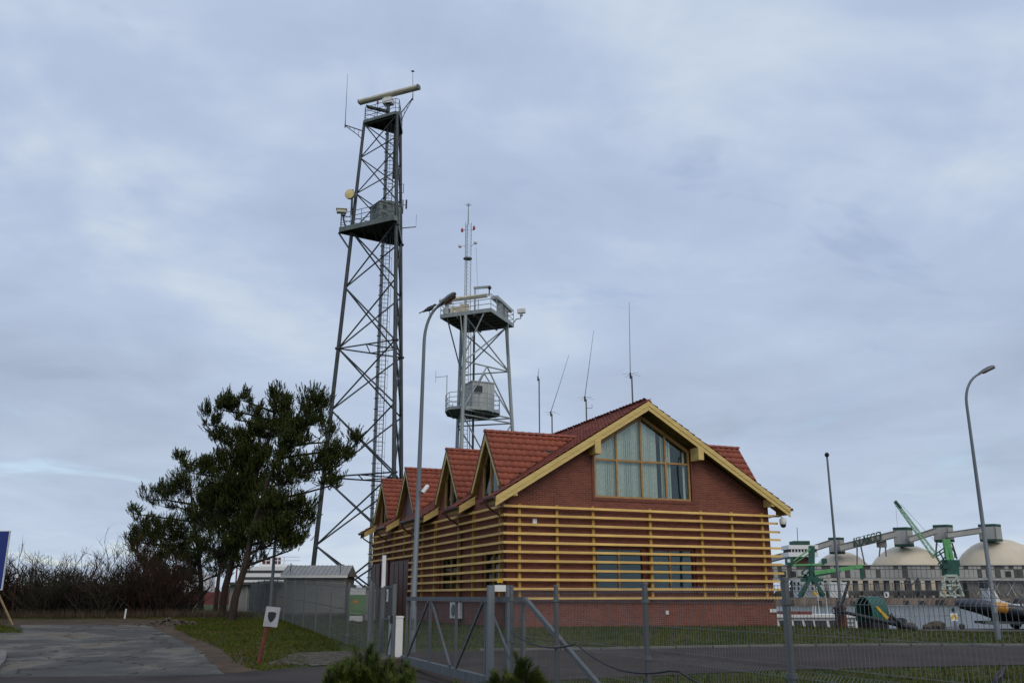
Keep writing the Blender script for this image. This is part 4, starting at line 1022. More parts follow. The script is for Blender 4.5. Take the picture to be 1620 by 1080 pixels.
# radar bar and davit on the galvanised platform
e0, e1 = ray(697, 481, 67.7), ray(769, 458, 66.4); zc = 24.15
b0 = ray(707, 480, 67.9); b0.z = 22.66
r2 = empty('radar_scanner', b0, 'long pale radar bar on a low pedestal at the galvanised platform corner', 'radar')
MB().lathe(b0, [(.28, 0), (.28, .5), (.16, .6), (.14, 1.05)], 12).build('pedestal', 'cabin_grey', r2, smooth=True)
q0 = Vector((-5.65, 68.15, 23.85)); q1 = Vector((-1.9, 67.0, 23.95)); d = (q1-q0).normalized(); sx = Vector((d.y, -d.x, 0))
mb = MB(); mb.prism([q0+sx*x+Vector((0, 0, z)) for x, z in [(-.13, -.13), (.1, -.15), (.18, 0), (.1, .15), (-.13, .13)]], q1-q0); mb.build('antenna_bar', 'radar_cream', r2)
MB().obox(b0+Vector((.1, 0, 1.0)), d*.25, sx*.18, (0, 0, .14)).build('gearbox', 'lamp_grey', r2)
q0 = Vector((-1.35, 67.6, 24.0)); q1 = Vector((-.2, 70.1, 23.65)); d = (q1-q0).normalized(); sx = Vector((d.y, -d.x, 0))
r3 = empty('panel_antenna', (-.8, 68.8, 22.66), 'flat pale panel antenna tilted along the right platform edge', 'antenna')
MB().obox((q0+q1)/2, (q1-q0)/2, sx*.28, Vector((0, 0, .12))).build('panel', 'cabin_grey', r3)
for t in (.35, .7): p = q0.lerp(q1, t); MB().obox((p.x, p.y, (22.66+p.z)/2), d*.3, sx*.15, (0, 0, (p.z-22.66)/2-.1)).build('stand', 'cabin_grey', r3)
dv = empty('davit', (-2.9, 68.2, 22.66), 'small hoist davit with hook arm on the galvanised platform', 'hoist')
MB().bar((-2.9, 68.2, 22.66), (-2.9, 68.2, 25.0), .13).build('post', 'galv_pale', dv)
MB().bar((-3.0, 68.2, 24.95), (-1.7, 67.9, 24.95), .12, .18).build('arm', 'galv_pale', dv)
mb = MB(); mb.bar((-1.75, 67.9, 24.9), (-1.8, 67.9, 24.2), .09); mb.lathe((-1.75, 67.9, 24.75), [(.1, 0), (.16, .1), (.1, .25)], 8); mb.build('hook', 'black', dv)
for x, y, w, h, lb in ((-4.3, 67.8, .45, .6, 'pale equipment box nearer the radar pedestal on the railed platform'), (-3.7, 68.0, .35, .85, 'tall pale equipment box beside the lattice mast foot')):
    bx_ = empty('equipment_box', (x, y, 22.64), lb, 'box', 'boxes on the galvanised platform')
    MB().box((x-w, y-.3, 22.64), (x+w, y+.3, 22.64+h)).build('casing', 'radar_cream', bx_); MB().box((x-w*.8, y-.33, 22.72), (x+w*.8, y-.3, 22.56+h)).build('door', 'radar_cream', bx_)
q = Vector((.2, 70.3, 22.7)); cc = empty('platform_camera', q, 'white camera on a side bracket of the galvanised platform', 'camera')
mb = MB(); mb.tube([q+Vector((-.1, 0, 0)), q+Vector((.15, 0, .35)), q+Vector((.5, 0, .4)), q+Vector((.5, 0, .8))], .05, 8); mb.build('bracket', 'galv_pale', cc)
mb = MB(); mb.obox(q+Vector((.55, -.05, 1.0)), (.30, -.1, 0), (.05, .16, 0), (0, 0, .17)); mb.build('housing', 'white_paint', cc)
MB().obox(q+Vector((.55, -.05, .72)), (.12, 0, 0), (0, .12, 0), (0, 0, .12)).build('head', 'galv_pale', cc)

# ------------------------------------------------------------------ fences and gates
PT = 1.80
def post(mb, p, h=PT, w=.062, d=.045, z0=None):
    z = gz(p.x, p.y) if z0 is None else z0
    e = Vector((.351, -.936, 0)); n = Vector((.936, .351, 0))
    mb.obox((p.x, p.y, z+h/2-.05), e*w/2, n*d/2, (0, 0, h/2+.05))
def mesh_panel(mb, a, b, h=1.72, sp=.05, r=.0028, folds=(.28, .95, 1.60), off=.045):
    za, zb = gz(a.x, a.y)+.04, gz(b.x, b.y)+.04; n = Vector((.936, .351, 0))
    L = (b-a).length; k = max(2, int(L/sp))
    prof = [(0, 0)]
    for f in folds: prof += [(f-.05, 0), (f, off), (f+.05, 0)]
    prof.append((h, 0))
    for i in range(1, k):
        t = i/k; p = a.lerp(b, t); z = za+(zb-za)*t
        mb.tube([Vector((p.x, p.y, z+q))+n*o for q, o in prof], r, 3, caps=False)
    hz = []
    for f in folds: hz += [(f-.055, 0), (f, off+.004), (f+.055, 0)]
    hz += [((folds[i]+folds[i+1])/2, 0) for i in range(len(folds)-1)]+[(.12, 0), (h-.01, 0)]
    for q, o in hz:
        mb.tube([Vector((a.x, a.y, za+q))+n*o, Vector((b.x, b.y, zb+q))+n*o], r*1.15, 4, caps=False)
def fence(name, yl, label, sp):
    p0 = FP(yl[0]); f = empty(name, (p0.x, p0.y, gz(p0.x, p0.y)), label, 'fence')
    for i, y in enumerate(yl):
        mb = MB(); post(mb, FP(y)); mb.build('post', 'galv', f)
        p = FP(y); mb = MB(); mb.obox((p.x, p.y, gz(p.x, p.y)+PT+.004), Vector((.351, -.936, 0))*.038, Vector((.936, .351, 0))*.028, (0, 0, .012)); mb.build('post_cap', 'lamp_grey', f)
        z = gz(p.x, p.y)
        for zz_ in (.3, .95, 1.6):
            if y < 30: mb = MB(); mb.obox((p.x, p.y, z+zz_), Vector((.351, -.936, 0))*.042, Vector((.936, .351, 0))*.034, (0, 0, .025)); mb.build('clamp', 'lamp_grey', f)
        if i < len(yl)-1:
            mb = MB(); a, b = FP(y, .03), FP(yl[i+1], .03); mesh_panel(mb, a, b, sp=sp); mb.build('mesh_panel', 'wire' if y < 20 else 'galv', f)
    return f
fence('mesh_fence', [15.75, 14.0, 11.46, 8.9, 6.36, 3.8], 'welded mesh fence on galvanised posts running right from the sliding gate', .05)
yl = [26.1]
while yl[-1] < 74: yl.append(yl[-1]+2.87)
fence('mesh_fence', yl, 'long mesh fence running from the walk gate back past the pines', .05)
# black cable drooping along the right-hand fence
pts = []
for t in np.linspace(0, 1, 60):
    y = 15.6+(4.0-15.6)*t; p = FP(y, -.06)
    seg = (15.75-y)/2.5; ph = seg-math.floor(seg)
    z = 1.02-.30*t-.16*4*ph*(1-ph)+.03*math.sin(9*t)+(.0 if t > .3 else .12*(1-t/.3))
    pts.append((p.x, p.y, z))
MB().tube(pts, .012, 6).thing('cable', 'black', tuple(pts[0]), 'black cable drooping along the front of the mesh fence', 'cable')
# sliding gate
yA, yB = FY(637), FY(817)
gO = .14; e_ = Vector((.351, -.936, 0)); n_ = Vector((.936, .351, 0))
def gp(px, z, off=gO): p = FP(FY(px), off); return Vector((p.x, p.y, z))
p = gp(637, 0); G = empty('sliding_gate', (p.x, p.y, .05), 'long galvanised sliding gate with diagonal braces, closed across the access road', 'gate')
ZT, ZBm = 1.60, .30
def zlow(px): return .20
def gbar(a, b, w, d, name, parent=None): mb = MB(); mb.bar(a, b, w, d, up=n_); return mb.build(name, 'galv', parent or G)
MB().bar(gp(633, .22), gp(880, .20), .13, .16).build('bottom_beam', 'galv', G)
MB().bar(gp(637, ZT), gp(818, ZT), .07, .09).build('top_rail', 'galv', G)
for px in (637, 673, 712.5, 758, 815): gbar(gp(px, .30), gp(px, ZT-.05), .055 if px not in (637, 815) else .08, .05, 'upright')
for a, b in ((671, 641), (676, 706), (755, 715), (763, 812)): gbar(gp(a, ZT-.06, gO-.028), gp(b, .31, gO-.028), .05, .04, 'brace')
gbar(gp(818, ZT, gO+.01), gp(958, .26, gO+.01), .07, .06, 'tail_brace')
MB().bar(gp(880, .20), gp(960, .20), .125, .158).build('tail_beam', 'galv', G)
for a, b in ((637, 673), (673, 712.5), (712.5, 758), (758, 815)):
    mb = MB(); pa, pb = gp(a, 0, gO+.05), gp(b, 0, gO+.05); L = (pb-pa).length; k = int(L/.05)
    for i in range(1, k): q = pa.lerp(pb, i/k); mb.tube([(q.x, q.y, .31), (q.x, q.y, ZT-.06)], .0026, 3, caps=False)
    for z in (.5, .9, 1.3): mb.tube([pa+Vector((0, 0, z)), pb+Vector((0, 0, z))], .004, 4, caps=False)
    mb.build('mesh_infill', 'galv', G)
# guide frame with roller plate and yellow lamp
y1_, y2_ = FP(FY(779), -.06), FP(FY(807), -.02)
gf = empty('gate_guide', (y1_.x, y1_.y, gz(y1_.x, y1_.y)), 'pair of galvanised gate guide posts joined by a pale top plate', 'gate post')
a0 = Vector((FP(FY(779), -.03).x, FP(FY(779), -.03).y, 0)); a1 = Vector((FP(FY(779), -.03).x, FP(FY(779), -.03).y, 0))+Vector((.32, .12, 0))
for q in (a0, a1):
    mb = MB(); mb.obox((q.x, q.y, .91), e_*.055, n_*.055, (0, 0, .93)); mb.build('post', 'pole_galv', gf)
mb = MB(); mb.obox((a0+a1)/2+Vector((0, 0, 1.79)), (a1-a0)/2*.62, e_*.03, (0, 0, .055)); mb.build('roller_plate', 'white_paint', gf)
q = (a0+a1)/2; wl = empty('warning_lamp', (q.x, q.y, 1.845), 'small yellow warning lamp on the gate guide plate', 'lamp')
MB().lathe((q.x, q.y, 1.845), [(.02, 0), (.02, .04)], 8).build('stem', 'black', wl); MB().box((q.x-.05, q.y-.04, 1.885), (q.x+.05, q.y+.04, 1.95)).build('lens', 'yellow_paint', wl)
# walk gate
yg0, yg1 = FY(607), FY(625.5)
p = FP(yg0); wg = empty('walk_gate', (p.x, p.y, gz(p.x, p.y)), 'narrow mesh walk gate with small white notice beside the sliding gate', 'gate')
z0 = gz(p.x, p.y)
for y, h, w in ((FY(587.5), 1.9, .08), (FY(592), 1.85, .06), (yg1, 1.86, .09)):
    mb = MB(); post(mb, FP(y), h, w, w); mb.build('post', 'galv', wg)
mb = MB(); post(mb, FP(yg0), 1.75, .10, .10); mb.build('post', 'galv', wg)
q = FP(yg0); MB().obox((q.x, q.y, z0+2.12), e_*.045, n_*.045, (0, 0, .44)).build('post_top', 'white_paint', wg)
def wp(y, z, o=0): q = FP(y, o); return Vector((q.x, q.y, z0+z))
for z in (.12, .98, 1.76): MB().bar(wp(yg0-.12, z), wp(yg1+.1, z), .04).build('leaf_rail', 'galv', wg)
MB().bar(wp(yg1+.6, .15), wp(yg1+.1, .85), .03).build('leaf_brace', 'galv', wg)
mb = MB(); a, b = wp(yg0-.12, 0, .02), wp(yg1+.1, 0, .02); k = 24
for i in range(1, k): q = a.lerp(b, i/k); mb.tube([q+Vector((0, 0, .12)), q+Vector((0, 0, 1.76))], .0026, 3, caps=False)
for z in (.4, .7, 1.2, 1.5): mb.tube([a+Vector((0, 0, z)), b+Vector((0, 0, z))], .004, 4, caps=False)
mb.build('leaf_mesh', 'galv', wg)
mb = MB(); a, b = FP(FY(592), .02), FP(yg0, .02); mesh_panel(mb, a, b); mb.build('mesh_panel', 'galv', wg)
q = wp((yg0+yg1)/2, 1.55, -.03); ns = MB().obox(q, e_*.07, n_*.006, (0, 0, .15)).build('notice', 'white_paint', wg)
mb = MB()
for k, (dx, dz_) in enumerate(((-.02, .06), (.02, .0), (-.015, -.07))): mb.obox(q+e_*dx+Vector((0, 0, dz_))-n_*.008, e_*.018, n_*.002, (0, 0, .03))
mb.build('notice_mark', 'black', ns)
MB().obox(wp(yg1, .98, -.06), e_*.05, n_*.03, (0, 0, .09)).build('lock', 'black', wg)
st = FP((yg0+yg1)/2-.4, -.25); mb = MB(); mb.obox((st.x, st.y, z0-.02), e_*1.0, n_*.28, (0, 0, .14)); tag(mb.build('kerb', 'stone'), kind='structure')
# gate drive cabinet
q = Vector(((629-810)/1494*24.3, 24.3, 0)); q.z = gz(q.x, q.y)
cab = empty('drive_cabinet', q, 'slim white metal cabinet behind the walk gate', 'cabinet')
MB().obox(q+Vector((0, 0, .55)), e_*.19, n_*.14, (0, 0, .47)).build('casing', 'white_paint', cab)
MB().obox(q+Vector((0, 0, 1.04)), e_*.205, n_*.155, (0, 0, .02)).build('lid', 'white_paint', cab)
MB().obox(q+Vector((0, 0, .04)), e_*.17, n_*.12, (0, 0, .05)).build('base', 'black', cab)
MB().obox(q+Vector((0, 0, .6))-n_*.142, e_*.02, n_*.006, (0, 0, .03)).build('lock', 'black', cab)

# ------------------------------------------------------------------ lamp posts
def lamp_post(base, H, arm, label, lean=(0, 0)):
    base = Vector(base); arm = Vector(arm); o = empty('street_lamp', base, label, 'street lamp', 'curved galvanised street lamps')
    top = base+Vector((lean[0], lean[1], H-1.25)); L = arm.length; ad = arm.normalized()
    pts = [base+Vector((0, 0, -.1)), base+Vector((0, 0, 1.2)), base+Vector((0, 0, 1.22)), base.lerp(top, .55), base.lerp(top, .9)]
    rr = [.10, .095, .078, .066, .052]
    for k in range(0, 9):
        a = R(90)*k/8*.83; pts.append(top+ad*(.72*L)*(1-math.cos(a))+Vector((0, 0, 1.18*math.sin(a)))); rr.append(.05-.012*k/8)
    MB().tube(pts, rr, 12).build('pole', 'pole_galv', o, smooth=True)
    mb = MB(); mb.obox(base+Vector((0, 0, .75))-Vector((0, .094, 0)), (.045, 0, 0), (0, .006, 0), (0, 0, .14)); mb.build('hatch', 'lamp_grey', o)
    e = pts[-1]; d = (pts[-1]-pts[-2]).normalized(); s = d.cross(Vector((0, 0, 1))).normalized(); u = s.cross(d)
    secs = [(-.06, .045, .05), (.06, .07, .07), (.2, .12, .10), (.42, .145, .11), (.58, .13, .085), (.64, .08, .04)]
    V = []; n = 10; Fc = []
    for t, w, h in secs:
        for k in range(n):
            a = 2*math.pi*k/n; hh = h if math.sin(a) > 0 else h*.45; V.append(e+d*t+s*w*math.cos(a)+u*hh*math.sin(a))
    for j in range(len(secs)-1):
        for k in range(n): Fc.append((j*n+k, j*n+(k+1) % n, (j+1)*n+(k+1) % n, (j+1)*n+k))
    Fc += [tuple(range(n)), tuple(range((len(secs)-1)*n, len(secs)*n))]
    mb = MB(); mb.add(V, Fc); hd = mb.build('lamp_head', 'lamp_grey', o, smooth=True)
    mb = MB(); mb.obox(e+d*.38-u*.05, d*.2, s*.115, u*.02); mb.build('lens', 'lens_amber', hd)
    return o, pts
lb = rayz(652, 1037, .09); lb.z = gz(lb.x, lb.y)
lo, lp = lamp_post(lb, 10.0, (.80, -.12, 0), 'galvanised street lamp with a crow on its arm, by the sliding gate', lean=(.1, 0))
rb = Vector((16.42, 32.5, gz(16.42, 32.5)))
lamp_post(rb, 9.35, (1.25, .1, 0), 'galvanised street lamp on the lawn edge near the inflatable boat')
# bullet camera on the gate lamp
q = Vector((lb.x+.03, lb.y-.05, ray(660, 774, lb.y).z)); bc = empty('bullet_camera', q+Vector((.07, 0, -.02)), 'white bullet camera strapped to the lamp post by the gate', 'camera')
d = Vector((-.40, -.35, -.62)).normalized(); c = q+Vector((.22, -.05, .0)); mb = MB(); mb.lathe(c-d*.14, [(.05, 0), (.06, .02), (.06, .28), (.055, .29)], 12, d); mb.build('housing', 'white_paint', bc, smooth=True)
mb = MB(); mb.lathe(c+d*.15, [(.05, 0), (.045, .006)], 12, d); mb.build('lens', 'black', bc); MB().tube([q+Vector((.04, 0, -.05)), q+Vector((.14, -.02, -.06)), c], .018, 6).build('bracket', 'lamp_grey', bc)
# thin mast with ball top and the pole behind the pines
b = Vector((15.0, 44.0, .1)); b = Vector(((1325-810)/1494*44, 44, gz(15, 44))); t = Vector((b.x, 44, ray(1308, 720, 44).z))
o = empty('camera_mast', b, 'tall thin grey mast with small round top, beside the moored white boat', 'mast')
MB().tube([b-Vector((0, 0, .3)), b.lerp(t, .5), t], [.085, .06, .045], 10).build('pole', 'pole_galv', o); MB().lathe(t-Vector((0, 0, .08)), [(.05, 0), (.10, .05), (.11, .14), (.05, .22)], 10).build('top_lamp', 'black', o, smooth=True)
b = Vector(((432-810)/1494*46, 46, 0)); b.z = gz(b.x, b.y); t = b+Vector((0, 0, 8.5))
o = empty('grey_pole', b, 'grey metal pole rising through the pine branches beside the grey wall', 'pole')
MB().tube([b-Vector((0, 0, .2)), t], [.085, .055], 10).build('pole', 'pole_galv', o); MB().lathe(b, [(.14, -.05), (.14, .3)], 10).build('sleeve', 'pole_galv', o)
# crows
def crow(pos, hd, label, s=1.0, pitch=.35):
    o = empty('crow', pos, label, 'bird'); d = Vector((math.cos(hd), math.sin(hd), 0)); sd_ = Vector((-d.y, d.x, 0)); up = Vector((0, 0, 1)); P = Vector(pos)
    f = (d*math.cos(pitch)+up*math.sin(pitch)); u = (-d*math.sin(pitch)+up*math.cos(pitch))
    c = P+up*.15*s
    secs = [(-.20, .015, .012, 0), (-.12, .045, .04, .0), (-.02, .075, .072, .0), (.08, .07, .07, .01), (.14, .045, .045, .03), (.175, .038, .038, .05), (.215, .036, .036, .055), (.245, .018, .018, .05)]
    V = []; n = 10; Fc = []
    for t, w, h, l in secs:
        for k in range(n): a = 2*math.pi*k/n; V.append(c+f*t*s+u*(l+h*math.sin(a))*s+sd_*w*math.cos(a)*s)
    for j in range(len(secs)-1):
        for k in range(n): Fc.append((j*n+k, j*n+(k+1) % n, (j+1)*n+(k+1) % n, (j+1)*n+k))
    Fc += [tuple(range(n)), tuple(range((len(secs)-1)*n, len(secs)*n))]
    mb = MB(); mb.add(V, Fc); mb.build('body', 'crow', o, smooth=True)
    mb = MB(); b0 = c+f*.235*s+u*.05*s; mb.tube([b0, b0+f*.05*s-u*.008*s], [.013*s, .003*s], 6); mb.build('beak', 'black', o)
    for k in (-1, 1):
        mb = MB(); mb.prism([c+sd_*k*.075*s+f*.08*s+u*.03*s, c+sd_*k*.075*s+f*.05*s-u*.04*s, c+sd_*k*.04*s-f*.24*s-u*.02*s, c+sd_*k*.05*s-f*.1*s+u*.03*s], sd_*k*.012*s); mb.build('wing', 'crow', o)
        mb = MB(); mb.tube([c+sd_*k*.03*s-u*.05*s, P+sd_*k*.03*s+up*.005], .007*s, 5); mb.tube([P+sd_*k*.03*s+up*.006, P+sd_*k*.03*s+d*.05*s+up*.006], .006*s, 5); mb.build('leg', 'crow', o)
    mb = MB(); mb.prism([c-f*.16*s+sd_*.03*s, c-f*.16*s-sd_*.03*s, c-f*.34*s-sd_*.04*s-u*.02*s, c-f*.34*s+sd_*.04*s-u*.02*s], u*.012*s); mb.build('tail', 'crow', o)
k = 10
cp = lp[k]; crow(cp+Vector((-.05, 0, .05)), R(8), 'black crow perched on the arm of the gate street lamp', 1.0, .42)
cg = rayz(1582, 1083, .02); cg.z = gz(cg.x, cg.y); crow(cg, R(20), 'black crow standing on the near lawn behind the fence', 1.05, .55)

# ------------------------------------------------------------------ pines, bushes, dwarf pines
def shoots(P, A, rg, length, nl, nw, count, spread=.75):
    """brush-like needle shoots: P positions, A axes -> vertex and triangle arrays"""
    n = len(P); A = A/np.linalg.norm(A, axis=1, keepdims=True)
    ref = np.where(np.abs(A[:, 2:3]) < .9, np.array([[0, 0, 1.]]), np.array([[1., 0, 0]]))
    U = np.cross(A, ref); U /= np.linalg.norm(U, axis=1, keepdims=True); Wv = np.cross(A, U)
    k = count; L = rg.uniform(length*.65, length*1.25, (n, 1)); t = np.linspace(0, 1, k)[None, :]; an = rg.uniform(0, 6.283, (n, k))
    base = P[:, None, :]+A[:, None, :]*(t*L)[:, :, None]
    rad = U[:, None, :]*np.cos(an)[:, :, None]+Wv[:, None, :]*np.sin(an)[:, :, None]
    sp = spread*(1-.55*t)[:, :, None]
    dirn = A[:, None, :]*(1-.45*sp)+rad*sp; dirn /= np.linalg.norm(dirn, axis=2, keepdims=True)
    side = np.cross(dirn, rad+.3*A[:, None, :]); side /= (np.linalg.norm(side, axis=2, keepdims=True)+1e-6)
    ln = rg.uniform(nl*.7, nl*1.2, (n, k, 1)); tip = base+dirn*ln
    w = nw*.5
    V = np.stack([base-side*w, base+side*w, tip+side*w*.45, tip-side*w*.45], 2).reshape(-1, 3)
    return V, np.arange(len(V)).reshape(-1, 4)
def pine(base, path, lobes, seed, label, r0=.17, needle='needle', length=.33, nl=.095, nw=.032, cnt=18):
    rg = np.random.default_rng(seed); base = Vector(base)
    o = empty('pine_tree', base, label, 'tree', 'pines beside the driveway')
    path = [Vector(p) for p in path]; m = len(path)
    MB().tube(path, [r0*(1-.78*i/(m-1)) for i in range(m)], 9).build('trunk', 'bark', o, smooth=True)
    lm = MB(); VV = []; FF = []; off = 0
    for (c, r, n, jit) in lobes:
        c = Vector(c); n = int(n*1.75)
        # limb from the trunk to the lobe
        cands = [path[i].lerp(path[i+1], t) for i in range(m-1) for t in (0, .25, .5, .75)]+[path[-1]]
        st = min(cands, key=lambda q: (q-c).length+max(0, q.z-c.z+.6)*2.2)
        mid = st.lerp(c, .55)+Vector((rg.normal(0, .1), rg.normal(0, .1), -.10))
        c_in = c+Vector((0, 0, -r[2]*.35))
        lm.tube([st, mid, c_in], [.075, .05, .03], 6)
        ns = max(5, n//22)
        D = rg.normal(size=(ns, 3)); D[:, 2] = D[:, 2]*.8+.45; D /= np.linalg.norm(D, axis=1, keepdims=True)
        R3 = np.array(r); ends = np.array(c)+D*R3*rg.uniform(.55, 1.05, (ns, 1))
        for e in ends:
            s = st.lerp(c_in, rg.uniform(.55, 1)); q = s.lerp(Vector(e), .5)+Vector((0, 0, -.06)); lm.tube([s, q, Vector(e)], [.024, .016, .008], 4)
        k = rg.integers(0, ns, n); tt = rg.uniform(.35, 1.05, (n, 1))**.7
        Pn = np.array(c_in)*(1-tt)+ends[k]*tt+rg.normal(0, jit*1.25, (n, 3))
        An = (Pn-np.array(c))/R3*.7+np.array([0, 0, 1.15])+rg.normal(0, .28, (n, 3))
        V, Fq = shoots(Pn, An, rg, length, nl, nw, cnt); VV.append(V); FF.append(Fq+off); off += len(V)
    lm.build('branches', 'bark_dark', o)
    V = np.concatenate(VV)-np.array(base); me = npmesh('crown', V, np.concatenate(FF), needle, 4); cr = bpy.data.objects.new('crown', me); COL.objects.link(cr); cr.parent = o
    return o
def L(px, py, rx, ry, n, d, dep=None, jit=.10):
    c = ray(px, py, d); s = d/1494*1.02; return (tuple(c), (rx*s, (dep or (rx+ry)/2)*s, ry*s), n, jit)
D0 = 37.0
b1 = rayz(366, 984, .5); b1.z = gz(b1.x, b1.y)
def P_(px, py, d): return ray(px, py, d)
d1 = b1.y
pine(b1, [b1-Vector((0, 0, .15)), P_(372, 945, d1), P_(388, 895, d1), P_(402, 830, d1), P_(424, 760, d1), P_(455, 690, d1), P_(480, 640, d1)],
     [L(494, 656, 26, 46, 330, d1), L(468, 690, 32, 34, 300, d1), L(520, 690, 16, 26, 70, d1), L(500, 735, 34, 24, 200, d1), L(538, 728, 26, 26, 190, d1), L(558, 702, 12, 18, 60, d1), L(528, 762, 26, 14, 90, d1), L(508, 640, 14, 20, 60, d1),
      L(455, 752, 40, 30, 330, d1), L(440, 800, 42, 36, 420, d1), L(468, 832, 34, 26, 190, d1), L(430, 850, 40, 34, 330, d1), L(462, 862, 24, 20, 110, d1), L(478, 800, 24, 20, 110, d1), L(445, 715, 22, 22, 150, d1)], 21,
     'leaning pine with reddish trunk and a long branch reaching towards the tower', .2)
b2 = rayz(350, 979, .52); b2.z = gz(b2.x, b2.y); d2 = b2.y+.0
pine(b2, [b2-Vector((0, 0, .15)), P_(356, 930, d2), P_(372, 870, d2), P_(392, 800, d2), P_(412, 730, d2), P_(430, 680, d2), P_(440, 625, d2)],
     [L(440, 640, 24, 36, 270, d2), L(425, 680, 36, 30, 330, d2), L(452, 668, 18, 26, 120, d2), L(352, 640, 20, 26, 120, d2, jit=.06), L(372, 652, 20, 34, 150, d2, jit=.06), L(330, 662, 18, 28, 110, d2, jit=.06), L(348, 690, 22, 20, 110, d2), L(384, 628, 8, 16, 40, d2, jit=.05), L(388, 690, 26, 24, 190, d2), L(372, 705, 26, 18, 130, d2), L(400, 655, 16, 26, 90, d2, jit=.06),
      L(400, 725, 46, 36, 520, d2), L(360, 738, 44, 30, 430, d2), L(310, 742, 36, 20, 230, d2), L(282, 728, 14, 9, 50, d2), L(400, 780, 56, 44, 640, d2), L(350, 800, 52, 46, 640, d2), L(395, 845, 50, 40, 440, d2), L(345, 862, 46, 38, 380, d2), L(392, 885, 34, 22, 140, d2), L(410, 815, 50, 40, 420, d2), L(375, 770, 50, 40, 360, d2)], 22,
     'tallest dense pine with dark trunk just behind the leaning one', .2)
b3 = rayz(318, 968, .6); b3.z = gz(b3.x, b3.y); d3 = b3.y
pine(b3, [b3-Vector((0, 0, .15)), P_(318, 920, d3), P_(314, 870, d3), P_(305, 810, d3), P_(300, 760, d3)],
     [L(300, 770, 44, 34, 430, d3), L(262, 790, 30, 34, 250, d3), L(238, 782, 18, 22, 90, d3), L(222, 830, 22, 26, 130, d3), L(212, 808, 9, 12, 40, d3), L(225, 862, 24, 24, 140, d3), L(260, 840, 40, 36, 420, d3), L(310, 830, 46, 40, 520, d3), L(270, 885, 40, 28, 300, d3), L(320, 885, 44, 32, 340, d3), L(245, 905, 26, 20, 110, d3), L(300, 915, 34, 16, 130, d3), L(350, 900, 30, 22, 150, d3), L(235, 850, 34, 36, 240, d3), L(285, 860, 40, 30, 300, d3), L(232, 892, 26, 18, 120, d3), L(262, 912, 30, 14, 120, d3), L(215, 850, 18, 22, 90, d3)], 23,
     'wide low pine at the left of the group, reaching over the bushes', .2)
b4 = rayz(338, 970, .6); b4.z = gz(b4.x, b4.y); d4 = b4.y+1.2; b4 = Vector((b4.x-.3, d4, gz(b4.x-.3, d4)))
pine(b4, [b4-Vector((0, 0, .15)), b4+Vector((.05, 0, 2)), b4+Vector((.2, 0, 4)), b4+Vector((.1, 0, 5.6))],
     [L(350, 790, 44, 40, 340, d4), L(320, 820, 40, 36, 300, d4), L(375, 830, 44, 40, 320, d4), L(345, 880, 40, 24, 170, d4)], 24,
     'thin-trunked pine standing behind the others in the pine group', .16)
# dwarf pines close to the camera
def dwarf(px, d, specs, seed, label):
    rg = np.random.default_rng(seed); base = Vector(((px-810)/1494*d, d, 0)); base.z = gz(base.x, base.y)
    o = empty('dwarf_pine', base, label, 'shrub', 'dwarf pines in the foreground bed')
    mb = MB(); PP = []; AA = []
    for (u, v, dd) in specs:
        tip = ray(u, v, d+dd); st = base+Vector((rg.normal(0, .1), rg.normal(0, .08), .05))
        dirn = (tip-st).normalized(); dv = Vector((dirn.x*.45, dirn.y*.45, 1)).normalized()
        mid = tip-dv*.42; mb.tube([st, st.lerp(mid, .6)+Vector((0, 0, -.05)), mid, tip], [.02, .016, .012, .006], 5)
        PP.append(np.array(tip-dv*.15)); AA.append(np.array(dv))
        nb = 16
        for k in range(nb):
            t = rg.uniform(.0, 1); q = tip.lerp(mid, t); a = rg.uniform(0, 6.28)
            ax = Vector((math.cos(a)*.5, math.sin(a)*.5, 1.0)).normalized(); PP.append(np.array(q+Vector((math.cos(a), math.sin(a), 0))*(.03+.10*t)-ax*.10)); AA.append(np.array(ax))
    mb.build('stems', 'bark_dark', o)
    V, Fq = shoots(np.array(PP), np.array(AA), rg, .11, .050, .0030, 190, spread=1.15)
    cr = bpy.data.objects.new('foliage', npmesh('foliage', V-np.array(base), Fq, 'needle_near', 4)); COL.objects.link(cr); cr.parent = o
    return o
rg = np.random.default_rng(3)
def spec(x0, x1, y0, y1, n, s): g = np.random.default_rng(s); return [(g.uniform(x0, x1), g.uniform(y0, y1), g.uniform(-.35, .35)) for _ in range(n)]
dwarf(592, 6.4, [(583, 1024, 0), (570, 1032, .1), (552, 1040, .0), (540, 1052, -.1), (597, 1030, .1), (592, 1045, .0), (560, 1056, .2)]+spec(520, 602, 1046, 1100, 34, 1)+[(612, 1046, 0), (628, 1056, .1), (645, 1052, 0), (655, 1056, -.1), (607, 1062, .1)]+spec(600, 662, 1056, 1110, 28, 2), 31, 'spreading dwarf pine tips in front of the walk gate')
dwarf(822, 6.4, [(825, 1040, 0), (816, 1052, .1), (834, 1058, 0), (846, 1064, 0), (806, 1066, .1), (788, 1066, 0), (776, 1070, .1), (856, 1070, 0)]+spec(770, 860, 1072, 1112, 24, 3), 32, 'single upright dwarf pine tip in front of the gate guide posts')
dwarf(722, 6.6, [(722, 1078, 0), (712, 1082, 0)]+spec(690, 750, 1085, 1112, 14, 4), 33, 'low dwarf pine between the two taller shrub clumps')
